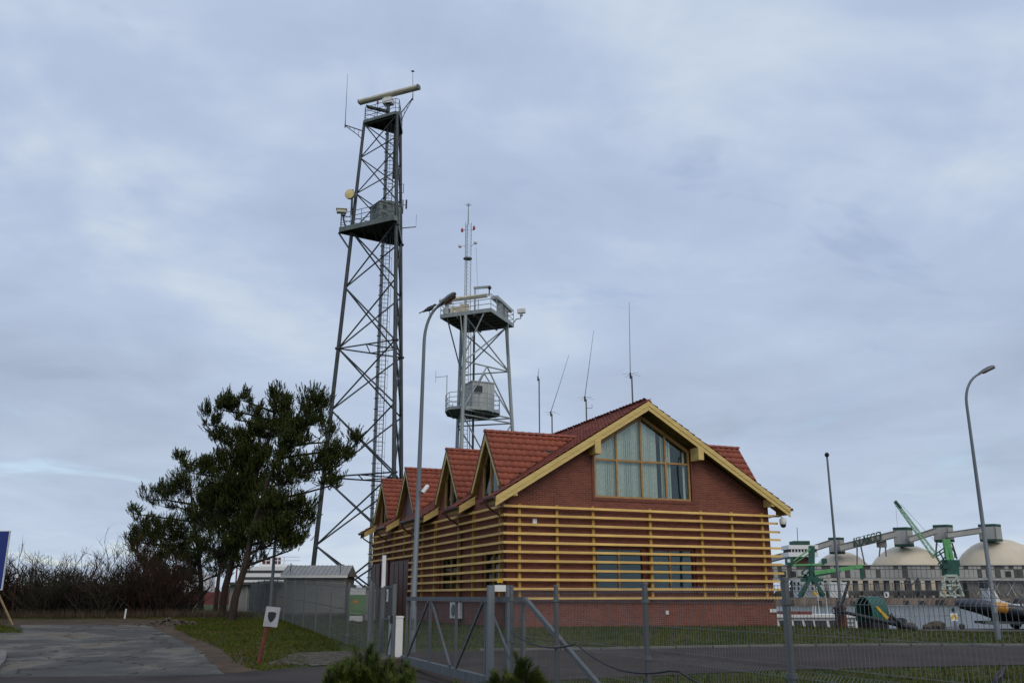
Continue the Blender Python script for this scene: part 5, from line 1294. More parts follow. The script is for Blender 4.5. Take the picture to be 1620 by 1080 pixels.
# bare bushes
def bush(x, y, h, w, seed, label, mt='twig', nst=44):
    rnd = random.Random(seed); z = gz(x, y); mb = MB(); o = empty('bare_bush', (x, y, z), label, 'bush', 'bare bushes behind the dirt track')
    def grow(p, d, l, r, lev):
        pts = [p]; n = 4 if lev < 2 else 3
        for i in range(n):
            d = (d+Vector((rnd.gauss(0, .16), rnd.gauss(0, .16), rnd.gauss(.05, .10)))).normalized(); pts.append(pts[-1]+d*l/n)
        mb.tube(pts, [r*(1-.75*i/n) for i in range(n+1)], 3, caps=False)
        if lev < 3:
            for k in range((5, 4, 3)[lev]):
                t = rnd.uniform(.25, 1); i = min(n-1, int(t*n)); q = pts[i].lerp(pts[i+1], t*n-i)
                a = Vector((rnd.gauss(0, 1), rnd.gauss(0, 1), rnd.gauss(.5, .6))).normalized(); grow(q, (d*.7+a*.7).normalized(), l*rnd.uniform(.35, .6), r*.56, lev+1)
    for k in range(nst):
        a = rnd.uniform(0, 6.28); q = Vector((x+math.cos(a)*rnd.uniform(0, w*.8), y+math.sin(a)*rnd.uniform(0, w*.6), z-.05))
        d = Vector((math.cos(a)*rnd.uniform(.1, .75), math.sin(a)*.5, 1)).normalized(); grow(q, d, h*rnd.uniform(.42, .85), .042, 0)
    mb.build('branches', mt, o)
bs = [(-27.5, 47.5, 3.1, 1.6, 'twig', 'large bare brown bush right behind the blue sign board'), (-25.6, 49.0, 3.1, 1.4, 'twig', 'upright bare bush, second along from the blue sign board'), (-23.6, 48.0, 2.5, 1.5, 'twig_green', 'lower bare bush, third along from the blue sign board'),
      (-22.0, 49.5, 2.3, 1.4, 'twig', 'airy bare bush with thin tips at the lowest dip of the hedge'), (-20.2, 48.0, 2.6, 1.5, 'twig_green', 'greenish bare bush left of the round dense one'), (-18.4, 48.3, 3.6, 1.7, 'twig', 'tall round dense bare bush next to the pines'), (-29.8, 46.0, 3.6, 1.6, 'twig', 'bare bush partly hidden by the blue sign board'),
      (-24.6, 51.5, 2.8, 1.8, 'twig', 'bare bush in the second row behind the greenish one'), (-20.0, 52, 2.6, 1.8, 'twig', 'bare bush in the second row behind the dip'), (-18.6, 52.5, 2.8, 1.6, 'twig_green', 'bare bush in the second row behind the tall round one')]
for i, (x, y, h, w, mt_, lb_) in enumerate(bs): bush(x, y, h, w, 60+i, lb_, mt_)
# undergrowth filling the hedge bottom
rnd = random.Random(77); mb = MB()
for k in range(2600):
    t = rnd.random(); x = -33+15.8*t; y = 47.6+rnd.uniform(0, 5); z = gz(x, y); h = rnd.uniform(.5, 1.5+.9*(.5+.5*math.sin(x*1.3))*rnd.random())
    d = Vector((rnd.gauss(0, .5), rnd.gauss(0, .4), 1)).normalized(); p = Vector((x, y, z)); q = p+d*h*.55; e = q+(d+Vector((rnd.gauss(0, .4), rnd.gauss(0, .3), 0))).normalized()*h*.5
    mb.tube([p, q, e], [.032, .024, .009], 3, caps=False)
tag(mb.build('undergrowth', 'bark_dark'), 'dark tangle of twigs filling the foot of the hedge', 'undergrowth', kind='stuff')

# ------------------------------------------------------------------ sheds, boards, signs on the left
p = ray(497, 972, 50); zg = gz(p.x, p.y)
def gbox(px0, px1, d, z0, z1, dy): a, b = (px0-810)/1494*d, (px1-810)/1494*d; return (a, d, z0), (b, d+dy, z1)
a, b = gbox(450, 548, 50, zg-.1, 2.72, 2.6)
sd = empty('equipment_shed', ((a[0]+b[0])/2, 50, zg), 'small pale grey shed with ribbed metal roof behind the mesh fence', 'shed')
MB().box(a, b).build('wall', 'shed_grey', sd)
mb = MB(); x0, x1 = a[0]-.12, b[0]+.12
mb.prism([(x0, 49.75, 2.74), (x0, 51.3, 3.28), (x0, 52.85, 2.74), (x0, 52.85, 2.68), (x0, 49.75, 2.68)], (x1-x0, 0, 0)); rf = mb.build('roof', 'shed_roof', sd)
sl_ = Vector((0, 1.55, .54)).normalized(); k = int((x1-x0)/.22)
for i in range(k+1):
    x = x0+(x1-x0)*i/k; q = Vector((x, 49.76, 2.76)); MB().bar(q, q+sl_*1.62, .03, .03).build('rib', 'shed_roof', rf)
MB().box((x0, 49.72, 2.60), (x1, 49.78, 2.73)).build('eave_trim', 'white_paint', sd)
MB().tube([(a[0]+.35, 49.9, 2.9), (a[0]+.35, 49.9, 3.35)], .03, 6).build('vent_pipe', 'lamp_grey', sd); MB().tube([(b[0]-.3, 49.9, 2.85), (b[0]-.3, 49.9, 3.2)], .025, 6).build('vent_pipe', 'lamp_grey', sd)
MB().box((a[0]-.02, 49.95, zg-.1), (b[0]+.02, 50.0, zg+.12)).build('plinth', 'concrete', sd)
a, b = gbox(366, 451, 60, gz(-16, 60)-.2, 2.36, 5)
gw_ = empty('low_garage', ((a[0]+b[0])/2, 60, gz(-16, 60)), 'long low grey garage wall with dark roof edge behind the pines', 'building')
MB().box(a, b).build('wall', 'shed_grey', gw_); MB().box((a[0]-.15, 59.7, 2.36), (b[0]+.1, 65.1, 2.52)).build('roof', 'term_dark', gw_)
for x in np.arange(a[0]+1.1, b[0]-.2, 1.15): MB().box((x-.05, 59.93, a[2]), (x+.05, 59.999, 2.355)).build('pilaster', 'term_light', gw_)
MB().box((-16.0, 59.95, 1.0), (-14.9, 60.0, 2.0)).build('shutter', 'term_grey', gw_)
# green board and low box beside the building
p = ray(567, 985, 44); zg = gz(p.x, p.y)
gbd = empty('green_board', (p.x, 44, zg), 'green and white info board standing between the shed and brick building', 'board')
w0, w1 = (553-810)/1494*44, (580-810)/1494*44
MB().box((w0, 44, .85), (w1, 44.06, 1.72)).build('panel', 'board_green', gbd); MB().box((w0, 43.99, 1.725), (w1, 44.07, 2.05)).build('header', 'white_paint', gbd)
MB().box((w0+.1, 43.985, .55), (w1-.1, 44.05, .8)).build('footer', 'white_paint', gbd)
for x in (w0+.06, w1-.06): MB().box((x-.04, 44.062, zg-.2), (x+.04, 44.12, 2.0)).build('leg', 'galv', gbd)
MB().obox(((w0+w1)/2-.05, 43.99, 1.42), (.13, 0, 0), (0, .006, 0), (0, 0, .07)).build('emblem', 'orange_paint', gbd)
cbx = empty('switch_cabinet', ((586-810)/1494*45, 45, gz(-6.7, 45)), 'pale switch cabinet beside the green board', 'cabinet')
x = cbx.location.x; zc = cbx.location.z
MB().box((x-.3, 45, zc), (x+.28, 45.4, zc+1.35)).build('casing', 'shed_grey', cbx); MB().box((x-.33, 44.97, zc+1.352), (x+.31, 45.43, zc+1.4)).build('lid', 'shed_roof', cbx)
# blue board at the left edge
d = 40.0; xr_ = ray(15, 840, d).x; zt_ = ray(15, 840, d).z
z_g = gz(-22, 40)
bb = empty('blue_board', (xr_-1.4, d, z_g), 'large blue sign board on posts with a wooden prop', 'sign')
MB().box((xr_-3.0, d, 1.95), (xr_, d+.06, zt_)).build('panel', 'sign_blue', bb)
mb = MB(); mb.box((xr_-3.04, d-.01, 1.91), (xr_+.03, d+.07, 1.95)); mb.box((xr_, d-.01, 1.95), (xr_+.03, d+.07, zt_)); mb.box((xr_-3.03, d-.01, zt_), (xr_+.03, d+.07, zt_+.03)); mb.build('rim', 'white_paint', bb)
for x in (xr_-2.7, xr_-.3): MB().tube([(x, d+.12, z_g-.3), (x, d+.12, zt_-.1)], .05, 8).build('post', 'galv', bb)
MB().bar((xr_-.3, d+.1, 2.0), ray(21, 985, 39.2)+Vector((0, 0, -.1)), .06).build('prop', 'old_wood', bb)
# stake in front of the bushes
q = Vector(((28-810)/1494*45, 45, 0)); q.z = gz(q.x, q.y); o = empty('white_stake', q, 'thin stake with white tip in front of the bushes by the blue board', 'stake')
MB().tube([q-Vector((0, 0, .1)), q+Vector((0, 0, 1.9))], .035, 6).build('shaft', 'twig', o); MB().tube([q+Vector((0, 0, 1.9)), q+Vector((0, 0, 2.08))], .06, 6).build('tip', 'white_paint', o)
q = Vector(((205-810)/1494*46, 46, 0)); q.z = gz(q.x, q.y); MB().tube([q-Vector((0, 0, .1)), q+Vector((.04, 0, .45))], .04, 6).thing('white_peg', 'white_paint', tuple(q), 'short white peg in the weeds before the bushes', 'stake')
# white plate with dark shield on a leaning red post
q = rayz(407, 1053, .05); q.z = gz(q.x, q.y); top = ray(424, 985, q.y)
sg = empty('shield_sign', q, 'small white plate with dark shield on a leaning red post', 'sign')
MB().tube([q-Vector((0, 0, .1)), top+Vector((0, 0, .02))], .045, 8).build('post', 'red_paint', sg)
c = ray(430, 975, q.y-.06); ud = Vector((.12, 0, .99)).normalized(); ld = Vector((.98, -.06, -.08)).normalized()
MB().obox(c, ld*.175, Vector((0, .012, 0)), ud*.23).build('plate', 'plate_white', sg)
def sp_(a, b): return c+ld*a+ud*b+Vector((0, -.016, 0))
mb = MB(); mb.prism([sp_(-.10, .10), sp_(0, .12), sp_(.10, .10), sp_(.095, 0), sp_(.05, -.09), sp_(0, -.13), sp_(-.05, -.09), sp_(-.095, 0)], (0, -.004, 0)); mb.build('shield', 'black', sg)
MB().tube([c-ud*.24+Vector((0, .02, 0)), c+ud*.1+Vector((0, .02, 0))], .03, 8).build('bracket', 'red_paint', sg)
# ship beyond the shed
S = Vector((-42, 165, -1.9)); shp = empty('cargo_ship', S, 'red and white ship moored beyond the grey shed', 'ship')
mb = MB(); mb.prism([(-64, 160, -1.9), (-30, 160, -1.9), (-27, 160, 2.4), (-66, 160, 2.4)], (0, 12, 0)); mb.build('hull', 'hull_red', shp)
MB().box((-46.5, 161, 2.4), (-36.5, 170, 6.6)).build('deckhouse', 'white_paint', shp); MB().box((-43.5, 162, 6.6), (-38, 168, 7.0)).build('bridge_deck', 'white_paint', shp)
mb = MB()
for x in (-43.3, -42.3, -41.3, -40.3, -39.2): mb.bar((x, 162, 7), (x, 162, 8.2), .14)
for z in (7.6, 8.2): mb.bar((-43.4, 162, z), (-36.5, 162, z), .12)
mb.build('railing', 'white_paint', shp)
for x in (-43.0, -41.2): MB().box((x, 162.2, 6.9), (x+1.2, 163, 8.1)).build('funnel_panel', 'red_paint', shp)
MB().box((-57, 160.5, 2.4), (-52, 166, 5.5)).build('forward_house', 'white_paint', shp)
for z in (4.4, 5.5): MB().box((-46, 160.96, z), (-37, 160.999, z+.45)).build('window_row', 'dark_room', shp)
MB().tube([(-47.5, 163, 2.4), (-47.5, 163, 10)], .15, 6).build('mast', 'red_paint', shp)
MB().tube([(-21.5, 120, -1), (-21.5, 120, 5.6)], .12, 8).thing('channel_light', 'galv_pale', (-21.5, 120, -1.9), 'thin light pole seen between shed and brick building', 'light')

# ------------------------------------------------------------------ right lawn: anchor, boats, railing
d = 41.0
def q_(u, v, dd=d): return ray(u, v, dd)
a0, a1 = q_(1328, 966), q_(1452, 1000, 39.5); a1.z = max(a1.z, gz(a1.x, a1.y)+.08)
an = empty('old_anchor', (q_(1390, 985).x, d, gz(14.5, d)), 'large black ship anchor leaning on a brown post on the lawn', 'anchor')
MB().tube([a0, a0.lerp(a1, .5), a1], [.07, .085, .11], 10).build('shank', 'anchor_black', an)
MB().tube([q_(1320, 994), q_(1331, 958), q_(1343, 918)], [.06, .08, .055], 8).build('stock', 'anchor_black', an)
cr = a0.lerp(a1, .80); ar = [cr+Vector((-.5, -.2, .42)), cr+Vector((-.1, -.1, .12)), cr+Vector((.05, 0, -.05)), cr+Vector((.1, .5, -.1)), cr+Vector((-.05, .9, .25))]
MB().tube(ar, [.05, .09, .12, .09, .05], 8).build('arm', 'anchor_black', an)
f0 = q_(1424, 981, 40.2); mb = MB(); mb.prism([f0+Vector((-.42, 0, -.02)), f0+Vector((-.2, 0, .10)), f0+Vector((.1, 0, .12)), f0+Vector((.28, 0, .03)), f0+Vector((.2, 0, -.22)), f0+Vector((.02, 0, -.34)), f0+Vector((-.15, 0, -.2))], (.05, .08, 0)); mb.build('fluke', 'anchor_black', an)
f0 = ar[-1]; mb = MB(); mb.prism([f0+Vector((-.2, 0, -.15)), f0+Vector((.25, 0, -.12)), f0+Vector((.05, 0, .25))], (.02, .08, 0)); mb.build('fluke', 'anchor_black', an)
mb = MB()
for k in range(16):
    t = 2*math.pi*k/16; t2 = 2*math.pi*(k+1)/16; c = a0+Vector((-.16, 0, .02)); mb.bar(c+Vector((.15*math.cos(t), 0, .15*math.sin(t))), c+Vector((.15*math.cos(t2), 0, .15*math.sin(t2))), .04)
mb.build('ring', 'anchor_black', an)
x0, x1 = q_(1327, 990).x, q_(1345, 990).x; zb0 = gz(x0, d)
pb = empty('brown_bollard', ((x0+x1)/2, d+.3, zb0), 'rusty brown mooring post under the anchor shank', 'bollard')
mb = MB(); mb.lathe(((x0+x1)/2, d+.35, zb0-.2), [((x1-x0)*.5, 0), ((x1-x0)*.5, 1.02), ((x1-x0)*.56, 1.04), ((x1-x0)*.56, 1.12), ((x1-x0)*.3, 1.16)], 16); mb.build('shaft', 'rust_brown', pb, smooth=True)
MB().lathe(((x0+x1)/2, d+.35, zb0-.1), [((x1-x0)*.62, 0), ((x1-x0)*.62, .12)], 16).build('base_ring', 'rust_brown', pb)

# white passenger boat moored at the quay, its upper cabin showing over the lawn
def X(px, dd): return (px-810)/1494*dd
yb = 52.0; wb = empty('passenger_boat', (X(1290, yb), yb, -1.9), 'white cabin boat with red roof panels moored below the lawn', 'boat')
xa, xb = X(1222, yb), X(1366, yb)
mb = MB(); mb.prism([(xa, yb, -2.2), (xb-.6, yb, -2.2), (xb+.5, yb, -.55), (xa-.1, yb, -.45)], (0, 2.9, 0)); mb.build('hull', 'white_paint', wb)
mb = MB(); mb.prism([(xa+.1, yb+.2, -.47), (xb-.35, yb+.2, -.47), (xb-.55, yb+.2, .55), (xa+.1, yb+.2, .55)], (0, 2.5, 0)); cbn = mb.build('cabin', 'white_paint', wb)
mb = MB(); mb.box((xa, yb+.05, .552), (xb-.5, yb+2.85, .70)); mb.build('roof', 'white_paint', wb)
for px0, px1 in ((1228, 1238), (1251, 1264), (1268, 1281), (1284, 1302), (1306, 1318), (1320, 1328)):
    x0, x1 = X(px0, yb), X(px1, yb); mb = MB(); mb.prism([(x0+.09, yb+.185, -.22), (x1+.09, yb+.185, -.22), (x1, yb+.185, .40), (x0, yb+.185, .40)], (0, .012, 0)); w = mb.build('window', 'dark_room', cbn)
    mb = MB()
    for z in (-.24, .40): mb.box((x0, yb+.18, z), (x1+.05, yb+.199, z+.025))
    mb.build('window_frame', 'white_paint', w)
for px0, px1 in ((1240, 1262), (1264, 1283)):
    MB().box((X(px0, yb), yb+.4, .702), (X(px1, yb), yb+2.4, .86)).build('roof_panel', 'red_paint', wb)
for px in (1285, 1289): MB().bar((X(px, yb), yb+.6, .7), (X(px+3, yb), yb+.7, 1.15), .03).build('rack', 'white_paint', wb)
for px, h in ((1299, 2.2), (1312, 1.9)): MB().tube([(X(px+1, yb), yb+1, .7), (X(px, yb), yb+1, h)], .018, 5).build('aerial', 'white_paint', wb)
mb = MB()
for k in range(4): mb.bar((X(1334, yb), yb+.15, -.3+.2*k), (X(1346, yb), yb+.15, -.3+.2*k), .03)
for px in (1334, 1340, 1346): mb.bar((X(px, yb), yb+.15, -.45), (X(px, yb), yb+.15, .5), .03)
mb.build('deck_rail', 'lamp_grey', wb)
# green arched shelter with a yellow stripe
ys_ = 46.2; zq = .16
gs = empty('arched_shelter', (X(1368, ys_), ys_, zq), 'dark green arched shelter with a yellow stripe on the quay', 'shelter')
c0 = Vector((X(1360, ys_), ys_, zq)); ax = Vector((.62, .35, 0)).normalized(); si = Vector((-ax.y, ax.x, 0)); Ls = 1.15; Wd = .52
def arch(r, t): return [(-Wd*r*math.cos(math.pi*k/14), .72+(.78*r)*math.sin(math.pi*k/14)) for k in range(15)]
mb = MB(); out = [(-Wd, .35)]+arch(1, 0)+[(Wd, .35)]; inn = [(-Wd*.9, .35)]+arch(.9, 0)+[(Wd*.9, .35)]
ring = out+inn[::-1]; n = len(out)
V = []; Fc = []
for t in (0, Ls):
    for a, z in out: V.append(c0+si*a+ax*(t-.5*z*0)+Vector((0, 0, z)))
    for a, z in inn: V.append(c0+si*a+ax*t+Vector((0, 0, z)))
m2 = 2*n
for k in range(n-1):
    Fc += [(k, k+1, m2+k+1, m2+k), (n+k+1, n+k, m2+n+k, m2+n+k+1), (k+1, k, n+k, n+k+1), (m2+k, m2+k+1, m2+n+k+1, m2+n+k)]
mb.add(V, Fc); mb.build('hood', 'boat_green', gs, smooth=True)
mb = MB()
V = []; Fc = []
for t in (Ls*.98, Ls*1.0+.005):
    for r in (1.012, 1.03):
        for a, z in [(-Wd*r*math.cos(math.pi*k/14), .72+(.78*r)*math.sin(math.pi*k/14)) for k in range(15)]: V.append(c0+si*a+ax*t+Vector((0, 0, z)))
# stripe on the side facing the lawn
s0 = -si*(Wd+.012)
P = [c0+s0+ax*(.18*Ls)+Vector((0, 0, 1.02)), c0+s0+ax*(.30*Ls)+Vector((0, 0, 1.06)), c0+s0+ax*(.98*Ls)+Vector((0, 0, .50)), c0+s0+ax*(.98*Ls)+Vector((0, 0, .36)), c0+s0+ax*(.86*Ls)+Vector((0, 0, .36))]
mb = MB(); mb.prism(P, -si*.012); mb.build('stripe', 'yellow_paint', gs)
mb = MB(); mb.obox(c0+ax*Ls*.5+Vector((0, 0, .17)), ax*Ls*.5, si*Wd*.85, (0, 0, .18)); mb.build('base', 'hull_black', gs)
mb = MB(); mb.obox(c0+ax*(Ls*.95)+Vector((0, 0, .7)), ax*.02, si*Wd*.86, (0, 0, .4)); mb.build('back_panel', 'boat_green', gs)
mb = MB(); q = c0+ax*(Ls+.12)-si*.35
for s in (-.1, .1): mb.bar(q+ax*s+Vector((0, 0, .15)), q+ax*(s*.6)+si*.25+Vector((0, 0, 1.15)), .03)
for k in range(6): t = k/5.5+.05; b_ = (q+Vector((0, 0, .15))).lerp(q+si*.25+Vector((0, 0, 1.15)), t); mb.bar(b_-ax*.1, b_+ax*.1, .04)
mb.build('ladder', 'white_paint', gs)
# quay railing
r0, r1 = Vector((X(1384, 47), 47.0, .16)), Vector((X(1511, 46.6), 46.6, .16))
qr = empty('quay_railing', r0, 'pale tubular railing along the quay edge', 'railing')
for k in range(6): p = r0.lerp(r1, k/5); MB().tube([p, p+Vector((0, 0, 1.05))], .025, 6).build('post', 'galv_pale', qr)
for h in (1.05, .6): MB().tube([r0+Vector((0, 0, h)), r1+Vector((0, 0, h))], .022, 6).build('rail', 'galv_pale', qr)
rnd = random.Random(6)
for k, (px, s, lb) in enumerate(((1428, .24, 'dark boulder lying by the anchor fluke'), (1472, .30, 'brown boulder at the foot of the quay railing'), (1458, .2, 'small pale boulder beside the brown boulder'))):
    x = X(px, 45.6); bm = bmesh.new(); bmesh.ops.create_icosphere(bm, subdivisions=2, radius=s)
    for v in bm.verts: v.co *= 1+rnd.uniform(-.16, .16); v.co.x *= 1.4; v.co.z *= .75
    me = bpy.data.meshes.new('boulder'); bm.to_mesh(me); bm.free(); me.materials.append(M['stone']); o = bpy.data.objects.new('boulder', me); COL.objects.link(o); o.location = (x, 45.6, .16+s*.5); tag(o, lb, 'boulder')
# chevron marker on a small wheeled stand
yc = 45.0; x = X(1500, yc); mk = empty('chevron_marker', (x, yc, .16), 'yellow and white chevron marker on a small wheeled stand', 'marker')
MB().tube([(x, yc, .2), (x, yc, 1.02)], .03, 6).build('post', 'galv', mk); MB().lathe((x, yc, .98), [(.06, 0), (.07, .1), (.03, .17)], 8).build('lamp', 'black', mk)
MB().box((x-.17, yc-.03, .55), (x+.17, yc, .90)).build('plate', 'white_paint', mk)
mb = MB()
for s in (-1, 1): mb.prism([(x, yc-.034, .86), (x, yc-.034, .72), (x+s*.165, yc-.034, .58), (x+s*.165, yc-.034, .72)], (0, .003, 0))
mb.build('chevron', 'yellow_paint', mk); mb = MB(); mb.bar((x-.5, yc, .25), (x+.34, yc, .3), .05); mb.build('beam', 'lamp_grey', mk)
MB().lathe((x+.32, yc-.04, .30), [(.10, 0), (.14, .015), (.14, .06), (.10, .08)], 14, (0, 1, 0)).build('wheel', 'black', mk); MB().box((x-.52, yc-.1, .16), (x-.42, yc+.1, .26)).build('foot', 'lamp_grey', mk)
# inflatable boat on a trailer
yr = 44.6; x0 = X(1514, yr); rb_ = empty('inflatable_boat', (x0+3, yr, .16), 'dark inflatable boat with orange patch and white console on a trailer', 'boat')
def tube_path(side):
    P = []
    for t in np.linspace(0, 1, 12):
        x = x0+.25+6.6*t; w = .95*min(1, (t/.35)**.6) if t > 0 else 0; z = 1.36-.42*sm(0, .5, t); P.append(Vector((x, yr+.9+side*w, z)))
    return P
for s in (-1, 1): MB().tube(tube_path(s), [.17]+[.23]*10+[.18], 12).build('tube', 'navy_tube', rb_, smooth=True)
hv = MB(); secs = []
for t in np.linspace(0, 1, 8):
    x = x0+.3+6.3*t; w = .8*min(1, (t/.4)**.7) if t > 0 else .02; zk = 1.12-.62*sm(0, .32, t); zt = 1.3-.38*sm(0, .5, t); secs.append([(x, yr+.9-w, zt), (x, yr+.9-w*.8, (zt+zk)/2), (x, yr+.9, zk), (x, yr+.9+w*.8, (zt+zk)/2), (x, yr+.9+w, zt)])
V = [p for s in secs for p in s]; Fc = [(j*5+k, j*5+k+1, (j+1)*5+k+1, (j+1)*5+k) for j in range(7) for k in range(4)]+[tuple(range(35, 40))]
hv.add(V, Fc); hv.build('hull', 'hull_black', rb_, smooth=True)
P = tube_path(-1); q = P[4]; mb = MB(); mb.tube([P[2].lerp(P[3], .4), P[3], P[3].lerp(P[4], .15)], [.234, .235, .234], 12); mb.build('orange_band', 'orange_paint', rb_, smooth=True)
xc = X(1580, yr); cs = MB(); cs.prism([(xc-.35, yr+.55, 1.0), (xc+.9, yr+.55, 1.0), (xc+.75, yr+.55, 1.3), (xc+.15, yr+.55, 1.5), (xc-.1, yr+.55, 2.05), (xc-.32, yr+.55, 2.05)], (0, .7, 0)); c_ = cs.build('console', 'white_paint', rb_)
MB().box((xc-.42, yr+.58, 2.05), (xc-.05, yr+1.2, 2.4)).build('windscreen', 'dark_room', c_); MB().tube([(xc-.45, yr+.56, 2.42), (xc+.1, yr+.56, 2.42), (xc+.1, yr+1.24, 2.42), (xc-.45, yr+1.24, 2.42)], .022, 6).build('grab_rail', 'galv_pale', c_)
for k in range(4): MB().box((xc+.55+.42*k, yr+.14, 1.14), (xc+.85+.42*k, yr+.2, 1.32)).build('grab_patch', 'white_paint', rb_)
for k in range(2): mb = MB(); mb.lathe((xc+1.2+1.1*k, yr+.9, 1.1), [(.3, 0), (.32, .2), (.25, .45)], 10); mb.build('seat', 'hull_black', rb_)
tl = empty('boat_trailer', (x0+3, yr+.9, .16), 'galvanised boat trailer carrying the inflatable boat', 'trailer')
for s in (-.5, .5): MB().bar((x0+1.2, yr+.9+s, .48), (x0+6.9, yr+.9+s, .42), .08, .12).build('frame_rail', 'galv', tl)
for x in (x0+1.6, x0+3.6, x0+5.6): MB().bar((x, yr+.2, .42), (x, yr+1.6, .42), .07).build('cross_beam', 'crane_dark', tl)
for x in (x0+3.3, x0+4.1):
    for s in (-.78, .78):
        w = MB().lathe((x, yr+.9+s-.09, .42), [(.18, 0), (.27, .02), (.27, .16), (.18, .18)], 18, (0, 1, 0)).build('wheel', 'black', tl, smooth=True); MB().lathe((x, yr+.9+s-.1, .42), [(.14, 0), (.14, .2)], 12, (0, 1, 0)).build('rim', 'galv_pale', w)
for x in (x0+1.9, x0+4.8):
    for s in (-.3, .3): MB().bar((x, yr+.9+s, .48), (x, yr+.9+s*.7, .62), .06).build('keel_roller', 'black', tl)

# ------------------------------------------------------------------ terminal across the channel
TD = 380.0
def t_(u, v, dd=0): return ray(u, v, TD+dd)
def tbox(u0, u1, v0, v1, dd0, dd1): a, b = t_(u0, v1, dd0), t_(u1, v0, dd0); return (a.x, TD+dd0, a.z), (b.x, TD+dd1, b.z)
ZQ = t_(1400, 945).z
mb = MB(); mb.box((40, TD, -5), (480, TD+400, ZQ)); struct(mb.build('far_quay', 'concrete'))
mb = MB(); mb.box((40, TD-.6, -5), (480, TD-.01, ZQ-.02)); fw_ = mb.build('far_quay_wall', 'quay_wall'); tag(fw_, kind='structure')
rnd = random.Random(12); x = 60
k = 0
while x < 320:
    w = rnd.uniform(1.5, 4.5); MB().box((x, TD-1.0, -1.7), (x+w, TD-.61, ZQ-rnd.uniform(.8, 1.3))).build('fender', 'black', fw_); x += w+rnd.uniform(3, 11)
# long quay gallery
gal = empty('quay_gallery', (t_(1430, 945).x, TD+22, ZQ), 'long grey raised gallery on columns along the far quay', 'building')
x0, x1 = t_(1225, 900).x, t_(1760, 900).x; zt, zm, zb_ = t_(1400, 894, 20).z, t_(1400, 900, 20).z, t_(1400, 914, 20).z
MB().box((x0, TD+20, zb_), (x1, TD+30, zt)).build('wall', 'term_grey', gal); MB().box((x0-.5, TD+19.3, zt), (x1+.5, TD+30.6, zt+.35)).build('roof', 'term_light', gal)
MB().box((x0, TD+19.0, zb_-1.0), (x1, TD+19.98, zb_-.02)).build('ledge', 'term_light', gal)
x = x0; i = 0; mb = MB(); md = MB()
while x < x1-2:
    w = rnd.uniform(1.6, 2.4); tgt = mb if rnd.random() < .6 else md
    tgt.box((x+.12, TD+19.84, zm+.15), (x+w-.12, TD+19.98, zt-.2)); (mb if rnd.random() < .75 else md).box((x+.1, TD+19.80, zb_+.2), (x+w-.1, TD+19.99, zm-.15)); x += w
tag(mb.build('light_panels', 'term_light', gal), kind='stuff'); tag(md.build('dark_panels', 'term_dark', gal), kind='stuff')
for u in (1236, 1252, 1592): a, b = tbox(u, u+7, 903, 912, 19.6, 19.79); MB().box(a, b).build('opening', 'black', gal)
for u in np.arange(1238, 1535, 16.5):
    a, b = tbox(u, u+3.2, 914, 945, 21, 23); MB().box(a, (b[0], b[1], zb_)).build('column', 'term_grey', gal)
a, b = tbox(1534, 1760, 915, 945, 21, 28); MB().box(a, b).build('annex_wall', 'term_grey', gal)
for u in range(1545, 1620, 24): MB().bar(t_(u, 917, 20.8), t_(u+14, 942, 20.8), .35).build('wall_brace', 'term_light', gal); MB().bar(t_(u+14, 917, 20.7), t_(u, 942, 20.7), .35).build('wall_brace', 'term_light', gal)
# railway wagons under the gallery
for i, (u0, u1) in enumerate(((1340, 1362), (1366, 1395), (1398, 1420), (1424, 1450), (1456, 1485), (1300, 1336))):
    a, b = tbox(u0, u1, 934, 943, 14, 17); w = empty('rail_wagon', ((a[0]+b[0])/2, TD+15.5, ZQ), 'dark low rail wagon standing on the far quay', 'wagon', 'rail wagons on the far quay')
    MB().box((a[0], a[1], ZQ+.9), (b[0], b[1], b[2])).build('body', 'term_dark', w)
    for x in (a[0]+1.2, b[0]-1.2): MB().lathe((x, TD+14.2, ZQ+.45), [(.45, 0), (.45, .3)], 10, (0, 1, 0)).build('wheel', 'black', w)
a, b = tbox(1400, 1406, 936, 944, 8, 9); o = empty('white_kiosk', ((a[0]+b[0])/2, TD+8, ZQ), 'tiny white kiosk on the far quay edge', 'kiosk'); MB().box((a[0], a[1], ZQ), b).build('box', 'white_paint', o); MB().box((a[0]+.3, a[1]-.05, ZQ+.5), (b[0]-.8, a[1]-.01, b[2]-.4)).build('window', 'black', o)
# white office blocks under the gallery
for u0, u1, v0, lb in ((1247, 1286, 917, 'white office block behind the dark green crane legs'), (1296, 1322, 921, 'pale office block right of the dark green crane')):
    a, b = tbox(u0, u1, v0, 944, 26, 29); o = empty('office_block', ((a[0]+b[0])/2, TD+27, ZQ), lb, 'building'); MB().box((a[0], TD+12, ZQ), (b[0], TD+18, b[2])).build('wall', 'white_paint', o)
    for u in np.arange(u0+3, u1-4, 6.5):
        for v in (924, 932): p = t_(u, v); MB().box((p.x, TD+11.9, p.z), (p.x+.8, TD+11.99, p.z+1.1)).build('window', 'black', o)
